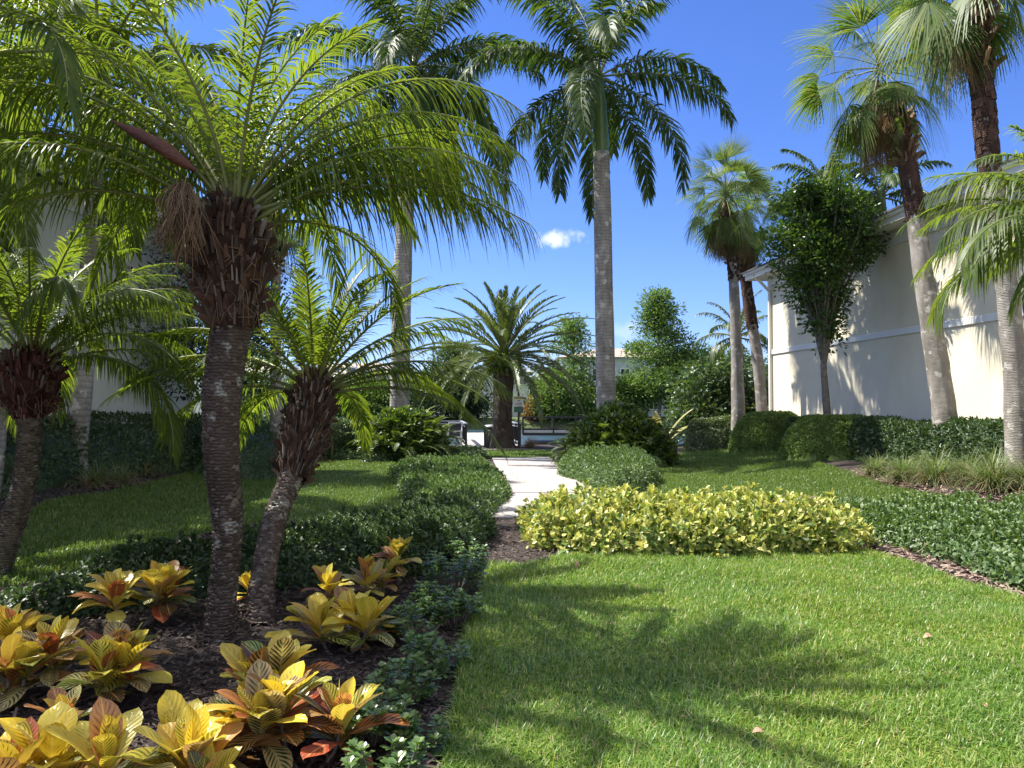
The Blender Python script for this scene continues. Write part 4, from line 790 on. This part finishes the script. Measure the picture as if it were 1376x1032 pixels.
# ------------------------------------------------------------------ small obovate-leaf plants
def pitto(label,px,py,H,heads,seed,W=.2):
    r=np.random.RandomState(seed); g=terrG(px,py); root=empty('leafy_plant',(g[0],g[1],g[2]),label,'plant','small round leaved plants edging the lawn')
    mbs=MB(); mb=MB()
    for k in range(heads):
        a=r.rand()*6.283; q=math.sqrt(r.rand())*W; tip=np.array([q*math.cos(a),q*math.sin(a),H*(.35+.65*r.rand()*(1-.3*q/W))])
        mbs.tube(spline([(tip[0]*.2,tip[1]*.2,-.02),(tip[0]*.7,tip[1]*.7,tip[2]*.5),tip],7),np.linspace(.005,.003,7),4,0)
        for lv in range(3):
            nl=7; aa=np.arange(nl)*2.4+r.rand()*6; up=[.9,.45,.1][lv]; z=[0,-.025,-.06][lv]
            X=np.c_[np.cos(aa),np.sin(aa),np.full(nl,up)+r.normal(size=nl)*.15]; scatter(mb,LEAF7,np.tile(tip+[0,0,z],(nl,1)),X,np.tile([0,0,1.],(nl,1))-X*.35,(.045+.02*r.rand(nl))*[.75,1,1.1][lv],.026,0,smooth=True)
    mbs.build('stem',M['bark'],root); mb.build('foliage',M['pitto'],root)
for i,(px,py,H,hd_,W,lb) in enumerate(((612,800,.40,46,.26,'tallest small leaved plant at the top of the lawn edge row'),(575,825,.24,26,.2,'dense low plant left of the row beside mulch, second down'),(612,842,.26,30,.2,'dark leafed plant at the lawn edge, third down the row'),(545,862,.25,26,.2,'leafy plant right of the orange crotons, mid row'),(585,905,.24,26,.2,'low spreading plant touching the lawn edge, mid row'),(540,945,.25,24,.2,'round leaved plant with open rosettes near the lawn edge'),(500,1000,.24,24,.2,'plant with large glossy rosettes right of the green croton'),(560,1010,.2,16,.16,'small dark plant at the mulch edge near the bottom'),(520,1070,.22,18,.16,'bottommost small plant cut by the frame'),(628,765,.3,24,.22,'small leaved plant where mulch meets the lawn corner'))):
    pitto(lb,px,py,H,hd_,300+i,W)
# ------------------------------------------------------------------ crotons
nu,nv=12,5
cu=np.linspace(0,1,nu); cv=np.linspace(-1,1,nv)
def croton(label,px,py,heads,H,LL,seed,yel=.55,wid=.34):
    r=np.random.RandomState(seed); g=terrG(px,py); root=empty('croton',(g[0],g[1],g[2]),label,'croton plant','yellow and red croton plants in the mulch bed')
    mb=MB(); ms=MB(); heads=heads+(1 if LL>.225 else 0)
    for h in range(heads):
        a0=r.rand()*6.283; off=(0 if heads==1 else .19*(.6+.6*r.rand())); hb=np.array([math.cos(a0+h*2.3)*off,math.sin(a0+h*2.3)*off,H*(.38+.25*r.rand())])
        ms.tube(spline([(hb[0]*.2,hb[1]*.2,-.03),hb*[.8,.8,.5],hb+[0,0,.08]],7),np.linspace(.012,.008,7),6,0)
        nl=20
        for k in range(nl):
            f=(k+.5)/nl; az=k*2.39996+r.normal()*.4; e0=R_(80)-R_(66)*f**.9+r.normal()*.24; L=LL*1.12*(.6+.5*min(1,f*2.5))*(.85+.3*r.rand())*(1-.12*(f>.85)); W=L*wid*(.55+.2*r.rand())
            s=cu; e=e0-(.1+.75*f+.6*r.rand()**2)*s**1.3; st=L/(nu-1); x=np.r_[0,np.cumsum(np.cos(e[:-1])*st)]; z=np.r_[0,np.cumsum(np.sin(e[:-1])*st)]
            prof=np.interp(s,[0,.1,.25,.45,.65,.8,.92,1],[.05,.22,.6,.9,1,.88,.52,.04])*(.92+.16*r.rand())
            ny=-np.sin(e); nz=np.cos(e); fold=.28*(1-f*.6)+r.normal()*.08; wv=np.sin(s*r.uniform(7,14)+r.rand()*6)*.10
            X_=x[:,None]+ (np.abs(cv)[None]*W*prof[:,None]*fold)*ny[:,None]; Z_=z[:,None]+(np.abs(cv)[None]*W*prof[:,None]*fold+np.sign(cv)[None]*(cv**2)[None]*W*wv[:,None])*nz[:,None]
            Y_=cv[None]*W*prof[:,None]+ (r.normal()*.13*L*s**2)[:,None]
            ca,sa=math.cos(az),math.sin(az); V=np.stack([X_*ca-Y_*sa,X_*sa+Y_*ca,Z_],-1).reshape(-1,3)+hb*[1,1,1]+[0,0,.12*(1-f)-.05]
            uv=np.stack(np.broadcast_arrays(cu[:,None],cv[None]*.5+.5),-1).reshape(-1,2)
            q=np.array([(i*nv+j,i*nv+j+1,(i+1)*nv+j+1,(i+1)*nv+j) for i in range(nu-1) for j in range(nv-1)])
            pm=r.rand()+ (f-.5)*.8+.06
            mi=0 if pm<yel else (1 if r.rand()<.55 else 2)
            mb.add(V,q,mi,True,uv)
    ms.build('stem',M['bark'],root); mb.build('foliage',[M['cy'],M['co'],M['cg']],root)
for i,(px,py,hd_,H,LL,yl,lb) in enumerate((
 (178,846,2,.34,.24,.75,'pale yellow croton in front of the dark hedge, farthest left back'),
 (28,892,1,.30,.23,.55,'croton at the left edge with one upright yellow leaf over maroon leaves'),
 (120,950,2,.30,.23,.42,'croton with mixed green and cream leaves left of centre bed'),
 (-10,960,1,.24,.24,.3,'croton cut by the left frame edge with long pale green leaves'),
 (190,1085,2,.28,.24,.7,'big bright yellow croton with red lower leaves at the bottom'),
 (10,1100,2,.24,.24,.55,'yellow and orange croton in the bottom left corner'),
 (85,1010,1,.16,.16,.15,'small dark red croton between the corner and big yellow crotons'),
 (335,968,1,.30,.25,.5,'croton with yellow and salmon leaves left of its green veined neighbour'),
 (412,1035,2,.26,.24,.38,'croton with strongly veined green and yellow leaves by the lawn edge plants'),
 (455,880,2,.26,.24,.72,'golden croton with orange underside leaves at the middle of the row'),
 (440,822,1,.24,.20,.45,'orange tinged croton behind the golden middle one'),
 (492,812,1,.26,.20,.65,'yellow croton leaning right behind the golden middle one'),
 (535,786,1,.34,.21,.6,'upright orange yellow croton near the far end of the row'),
 (572,756,1,.26,.17,.55,'smallest croton at the far end of the row by the hedge'),
 (334,818,1,.22,.16,.85,'little yellow croton seen between the two palm trunks'),
 (270,1110,1,.14,.18,.2,'low green veined croton at the bottom edge right of the yellow one'),
 (300,1040,1,.22,.2,.6,'small yellow croton just right of the big bright bottom one'),
 (70,935,1,.30,.2,.5,'croton with tall cream leaves wedged behind the mixed green one'),
 (515,800,1,.25,.19,.5,'orange and yellow croton between the row end and the leaning one'))):
    croton(lb,px,py,hd_,H,LL,400+i,yl)
# fallen leaves on the lawn
def dryleaf(px,py,L,seed,label,up=False):
    r=np.random.RandomState(seed); g=terrG(px,py); s=np.linspace(0,1,7); W=L*.28
    c=np.c_[s*L,np.zeros(7),.25*L*np.sin(s*3)]; wd=W*np.sin(np.pi*np.clip(s,.03,.97)); V=np.stack([c+np.c_[np.zeros(7),-wd,.5*wd],c,c+np.c_[np.zeros(7),wd,.4*wd]],1).reshape(-1,3)
    q=[(3*i+j,3*i+j+1,3*i+j+4,3*i+j+3) for i in range(6) for j in(0,1)]
    o=MB().add(V,np.array(q),0,True).build('fallen_leaf',M['dry'],None,(g[0],g[1],g[2]+.05),(r.normal()*.3,-1.1 if up else r.normal()*.3,r.rand()*6)); tag(o,label,'leaf','fallen dry leaves')
dryleaf(1240,868,.07,1,'curled tan dry leaf lying on the right part of the lawn')
dryleaf(925,980,.05,2,'small pinkish dry leaf in the shadowed bottom lawn')
for k_,(a_,b_) in enumerate(((700,905),(1095,830),(860,800),(1320,960),(1010,1000),(1180,800))): dryleaf(a_,b_,.035+.006*k_,20+k_,'small tan dry leaf bit lying '+('near the lawn edge plants','in the middle of the sunny lawn','near the yellow green shrubs','in the bottom right lawn corner','in the lower lawn shadow','in the upper right sunny lawn')[k_])
dryleaf(773,772,.09,3,'upright reddish dry leaf at the lawn edge by the shrubs',True)
dryleaf(1232,742,.16,4,'long pale dry leaf on mulch at the right ground cover')
# ------------------------------------------------------------------ buildings
def building(name,label,A,B,depth,side,H,wallm,zb,band=True):
    """A far corner, B near corner (xy); side=+1 body lies to +x, -1 to -x"""
    A=np.array(A,float); B=np.array(B,float); u=(B-A)/np.linalg.norm(B-A); L=np.linalg.norm(B-A); n=np.array([-u[1],u[0]]);
    if n[0]*side>0: n=-n            # n = outward, towards the garden
    rz=math.atan2(u[1],u[0]); root=empty(name,(A[0],A[1],zb),label,'building',rz=rz)
    s=1.0 if (np.cross(np.r_[u,0],np.r_[n,0])[2]>0) else -1.0      # local y of outward normal
    mb=MB(); mb.box((L/2,-s*depth/2,H/2-.2),(L,depth,H+.4)); mb.build('wall',wallm,root)
    o=.6
    mb=MB(); mb.box((L/2,-s*depth/2,H+.03),(L+2*o-.04,depth+2*o-.04,.06)); mb.build('soffit',M['soffit'],root)
    mb=MB(); mb.box((L/2,s*(o-.02),H+.13),(L+2*o,.05,.26)); mb.box((-o,-s*depth/2,H+.13),(.05,depth+2*o,.26)); mb.box((L+o,-s*depth/2,H+.13),(.05,depth+2*o,.26)); mb.build('fascia',M['trim'],root)
    mb=MB(); mb.box((L/2,s*(o+.05),H+.20),(L+2*o,.10,.12),bev=.02); mb.build('gutter',M['trim'],root)
    e=o+.14; x0,x1=-e,L+e; y0,y1=s*e,-s*(depth+e); ym=(y0+y1)/2; rh=depth*.22; zr=H+.27; hip=min(depth/2,L/2-.5)
    v=[(x0,y0,zr),(x1,y0,zr),(x1,y1,zr),(x0,y1,zr),(x0+hip,ym,zr+rh),(x1-hip,ym,zr+rh),(x0,y0,zr-.05),(x1,y0,zr-.05),(x1,y1,zr-.05),(x0,y1,zr-.05)]
    MB().add(v,[np.array([(0,1,5,4),(2,3,4,5),(0,6,7,1),(1,7,8,2),(2,8,9,3),(3,9,6,0)]),np.array([(1,2,5),(3,0,4)])]).build('roof',M['roofd'],root)
    if band:
        mb=MB(); mb.box((L/2,s*.02,3.42-zb),(L+.06,.045,.16),bev=.01); mb.build('band',M['trim'],root)
        mb=MB(); mb.box((L/2,s*.03,H-.18),(L+.08,.06,.36),bev=.01); mb.build('frieze',M['soffit'],root)
    mb=MB()
    for k in range(int(L//3.4)): mb.box((2.2+k*3.4,s*.33,H-.005),(1.9,.16,.02))
    mb.build('soffit_vent',M['dark'],root)
    mb=MB(); mb.bar((.12,s*.07,-.1),(.12,s*.07,H-.45),.09,.07); mb.bar((.12,s*.07,H-.47),(.12,s*(o+.03),H+.1),.09,.07); mb.build('downspout',M['trim'],root)
    return root
building('cream_building','two storey cream stucco building with white band on the right',(8.75,26),(11.4,1.0),11,1,5.95,M['stucco'],0)
building('white_building','shaded off white two storey building on the left',(-8.15,19.6),(-10.9,2),9,-1,5.85,M['stucco2'],0)
# houses beyond the canal
def house(name,label,px0,px1,d,ytop,roofh,depth,wm,rm,wins,gable=False,ybase=572,fl=2):
    a=P(px0,500,d); b=P(px1,500,d); zt=P(688,ytop,d)[2]; x0,x1=a[0],b[0]; w_=x1-x0; z0=.35; H=zt-z0
    root=empty(name,((x0+x1)/2,d,z0),label,'house','houses beyond the canal')
    MB().box((0,depth/2,H/2),(w_,depth,H)).build('wall',M[wm],root)
    e=.5; X0,X1=-w_/2-e,w_/2+e
    if gable:
        v=[(X0,-e,H),(0,-e,H+roofh),(X1,-e,H),(X0,depth+e,H),(0,depth+e,H+roofh),(X1,depth+e,H)]
        MB().add(v,[np.array([(0,1,4,3),(1,2,5,4),(0,3,5,2)]),np.array([(0,2,1),(3,4,5)])]).build('roof',M[rm],root)
        MB().add([(-w_/2,-.02,H-.01),(w_/2,-.02,H-.01),(0,-e-.01,H+roofh*.93)],np.array([(0,1,2)])).build('gable',M[wm],root)
    else:
        h=min(depth/2,w_/2-.3); v=[(X0,-e,H),(X1,-e,H),(X1,depth+e,H),(X0,depth+e,H),(X0+h,depth/2,H+roofh),(X1-h,depth/2,H+roofh)]
        MB().add(v,[np.array([(0,1,5,4),(2,3,4,5),(0,3,2,1)]),np.array([(1,2,5),(3,0,4)])]).build('roof',M[rm],root)
    for (fx,fz,ww,wh) in wins:
        cx=-w_/2+fx*w_; cz=fz
        f=MB().box((cx,-.04,cz),(ww+.2,.1,wh+.2)).build('window',M['white'],root)
        p=MB(); 
        for sx in(-1,1):
            for sz in(-1,1): p.box((cx+sx*ww/4,-.10,cz+sz*wh/4),(ww/2-.06,.03,wh/2-.06))
        p.build('pane',M['glass'],f)
    return root
wl=[(k/9+.055,z,.9,1.3) for k in range(9) for z in(1.6,4.6)]
house('house','long pale house with brown roof behind the right royal palm',755,925,82,480,1.3,10,'hc','roofb',wl)
house('house','blue white house with brown tiled roof left of the left royal palm',385,560,80,502,1.4,10,'hc','roofb',wl)
house('house','tall white gabled house behind the date palm trunk',636,712,78,500,.9,9,'hw','roofg',[(.25,6.0,.8,1.0),(.82,4.3,1.3,1.6),(.86,1.2,.9,2.0),(.2,1.6,1,1.4)])
house('house','brick house section right of the white house',713,760,80,510,.9,9,'brick','roofg',[(.5,4.2,.9,1.3),(.5,1.4,.9,1.3)])
house('house','pale house with grey roof left of the date palm crown',575,654,84,505,1.2,9,'hw','roofg',[(.3,4.2,.9,1.3),(.7,4.2,.9,1.3),(.3,1.4,.9,1.3),(.7,1.4,.9,1.3)])
house('house','pale house seen through gaps right of the spire tree',926,1010,84,488,.9,9,'hc','roofb',[(.2,4.2,.9,1.3),(.5,4.2,.9,1.3),(.8,4.2,.9,1.3)])
house('house','pale house behind the thick trunk beyond the canal',250,384,84,500,1.3,9,'hw','roofb',[(.3,4.2,.9,1.3),(.7,4.2,.9,1.3)])
# ------------------------------------------------------------------ dock
AX=np.array([-.10,.995,0]); AN=np.array([.995,.10,0]); O=np.array([-1.82,30.2,0])
def dk(a,b,z=0): return O+AN*a+AX*b+np.array([0,0,z])
root=empty('dock',dk(1.05,0,.0),'weathered grey wooden dock leading over the canal','dock'); rl=root.location
mb=MB(); rz=math.atan2(AN[1],AN[0])
for k in range(100): mb.box(dk(1.05,.08+k*.15,.03)-np.array(rl),(2.2,.138,.04),rz=rz)
mb.build('planks',M['deck'],root)
mb=MB()
for s in(.1,2.0): mb.bar(dk(s,.2,-.1)-np.array(rl),dk(s,15,-.1)-np.array(rl),.12,.2)
for k in range(4):
    for s in(.1,2.0): mb.bar(dk(s,3+k*3.6,-2)-np.array(rl),dk(s,3+k*3.6,-.1)-np.array(rl),.2)
mb.build('piles',M['bark'],root)
def railing(label,a0,b0,a1,b1,H=.86,panel=True):
    p0=dk(a0,b0,.05); p1=dk(a1,b1,.05); root=empty('railing',p0,label,'railing','dock railings'); d=p1-p0; L=np.linalg.norm(d); n=max(1,int(round(L/1.5)))
    mb=MB(); mb.bar((0,0,H),d+[0,0,H],.14,.045); mb.build('top_rail',M['grey'],root)
    for k in range(n+1): MB().bar(d*k/n,d*k/n+np.array([0,0,H-.02]),.09).build('post',M['blk'],root)
    mb=MB(); mb.bar(d*0+[0,0,H-.12],d+[0,0,H-.12],.04,.05); mb.bar(d*0+[0,0,.12],d+[0,0,.12],.04,.05); mb.build('lower_rail',M['grey'],root)
    mb=MB()
    for k in range(int(L/.11)): q=d*(k+.5)/int(L/.11); mb.bar(q+[0,0,.12],q+[0,0,H-.12],.016)
    mb.build('pickets',M['blk'],root)
railing('dock railing on the left side with pale sloping top rail',.02,.1,.02,6)
railing('dock railing running left from the side railing',.0,6.02,-2.0,6.02)
railing('dock railing on the right side beside the sign',2.15,.1,2.15,7)
# gangway truss
g0=np.array([.55,38,.1]); root=empty('gangway',g0,'black metal truss gangway crossing over the water','gangway')
mb=MB(); Lg=12.
for yy in(0,1.3):
    for z in(.12,.35,.95): mb.bar((0,yy,z),(Lg,yy,z),.06,.07 if z>.2 else .12)
mb.build('rail',M['blk'],root); 
for k in range(9):
    x=k*Lg/8; [MB().bar((x,yy,.1),(x,yy,.95),.07).build('post',M['blk'],root) for yy in(0,1.3)]
mb=MB()
for k in range(0,8,2): mb.bar((k*Lg/8,0,.92),((k+1)*Lg/8,0,.38),.05); mb.bar(((k+1)*Lg/8,0,.38),((k+2)*Lg/8,0,.92),.05)
mb.build('brace',M['blk'],root)
MB().box((Lg/2,.65,.25),(Lg,1.2,.12)).build('walkway',M['white'],root)
for x in(1,5,9,11.5): MB().box((x,.65,-.42),(1.3,1.5,.4),bev=.05).build('float',M['blk'],root)
# bin
g=np.array([P(661,602,29.7)[0],29.9,T(-1,29.9)]); root=empty('trash_bin',g,'black trash bin with pale lid left of the date palm','bin')
mb=MB(); n=16; th=np.arange(n)/n*6.283; 
mb.tube([(0,0,.0),(0,0,.06),(0,0,.8)],[.26,.28,.30],20,0); 
for k in range(24): a=k/24*6.283; mb.bar((.30*math.cos(a),.30*math.sin(a),.05),(.315*math.cos(a),.315*math.sin(a),.8),.03,.015)
mb.build('body',M['blk'],root); mb=MB(); mb.tube([(0,0,.80),(0,0,.83),(0,0,.88),(0,0,.91)],[.33,.335,.30,.12],20,0); mb.build('lid',M['grey'],root)
# chair
g=dk(-.42,.35,.0); root=empty('deck_chair',g,'white framed chair with dark sling left of the dock railing','chair')
mb=MB()
for sx in(-.26,.26):
    mb.bar((sx,-.25,0),(sx,-.22,.62),.05); mb.bar((sx,.28,0),(sx,.22,.55),.05); mb.bar((sx,.2,.35),(sx,.42,.95),.045); mb.bar((sx,-.27,.62),(sx,.32,.60),.07,.03)
mb.bar((-.28,-.24,.38),(.28,-.24,.38),.07,.05); mb.bar((-.28,.42,.95),(.28,.42,.95),.06,.05); mb.bar((-.28,-.24,.62),(.28,-.24,.62),.05,.03); mb.build('frame',M['white'],root)
MB().add([(-.24,-.24,.40),(.24,-.24,.40),(.24,.22,.36),(-.24,.22,.36),(-.24,-.24,.385),(.24,-.24,.385),(.24,.22,.345),(-.24,.22,.345)],np.array([(0,1,2,3),(4,7,6,5),(0,4,5,1)])).build('seat',M['blk'],root)
MB().box((0,.31,.64),(.46,.02,.55),M=np.array([[1,0,0],[0,.94,.34],[0,-.34,.94]])).build('backrest',M['blk'],root)
# sign
g=np.array([P(697,603,29.4)[0],29.4,T(0,29.4)]); root=empty('warning_sign',g,'small warning sign on a black post, yellow over white over green','sign')
mb=MB(); mb.bar((0,0.04,-.1),(0,.04,2.05),.08); mb.bar((0,.04,2.03),(0,.04,3.0),.05); mb.build('post',M['blk'],root)
zc=lambda y: P(697,y,29.4)[2]-g[2]
def panel(nm,y0,y1,mt,off,w=.36): z1,z0=zc(y0),zc(y1); return MB().box((0,-off,(z0+z1)/2),(w,.012,z1-z0)).build(nm,M[mt],root)
panel('white_panel',532.5,546,'white',.0135,.37); panel('yellow_header',533,536.5,'yellow',.025,.36); panel('green_panel',546.4,554,'green',.0135,.36)
def text(s,z,size,par,mt='blk',off=.034):
    cu_=bpy.data.curves.new('lettering','FONT'); cu_.body=s; cu_.size=size; cu_.align_x='CENTER'; cu_.align_y='CENTER'; cu_.extrude=.001; cu_.offset=.001
    o=bpy.data.objects.new('lettering',cu_); COL.objects.link(o); bpy.context.view_layer.update(); me=bpy.data.meshes.new_from_object(o.evaluated_get(bpy.context.evaluated_depsgraph_get())); bpy.data.objects.remove(o)
    me.materials.append(M[mt]); o=bpy.data.objects.new('lettering',me); COL.objects.link(o); o.parent=par; o.location=(0,-off,z); o.rotation_euler=(math.pi/2,0,0); return o
text('WARNING',zc(534.8),.075,root)
mb=MB(); z=zc(538.6); mb.tube([(-.06,-.024,z-.02),(-.02,-.024,z+.005),(.03,-.024,z+.02),(.07,-.024,z+.01)],[.006,.014,.016,.004],6,0); mb.tube([(0,-.024,z-.05),(.05,-.024,z-.06),(.10,-.024,z-.075)],[.004,.008,.003],6,0); mb.build('pictogram',M['blk'],root)
mb=MB()
for yy,w_ in((542.4,.24),(543.6,.28)): mb.box((0,-.022,zc(yy)),(w_,.004,.014))
mb.build('text_lines',M['blk'],root)
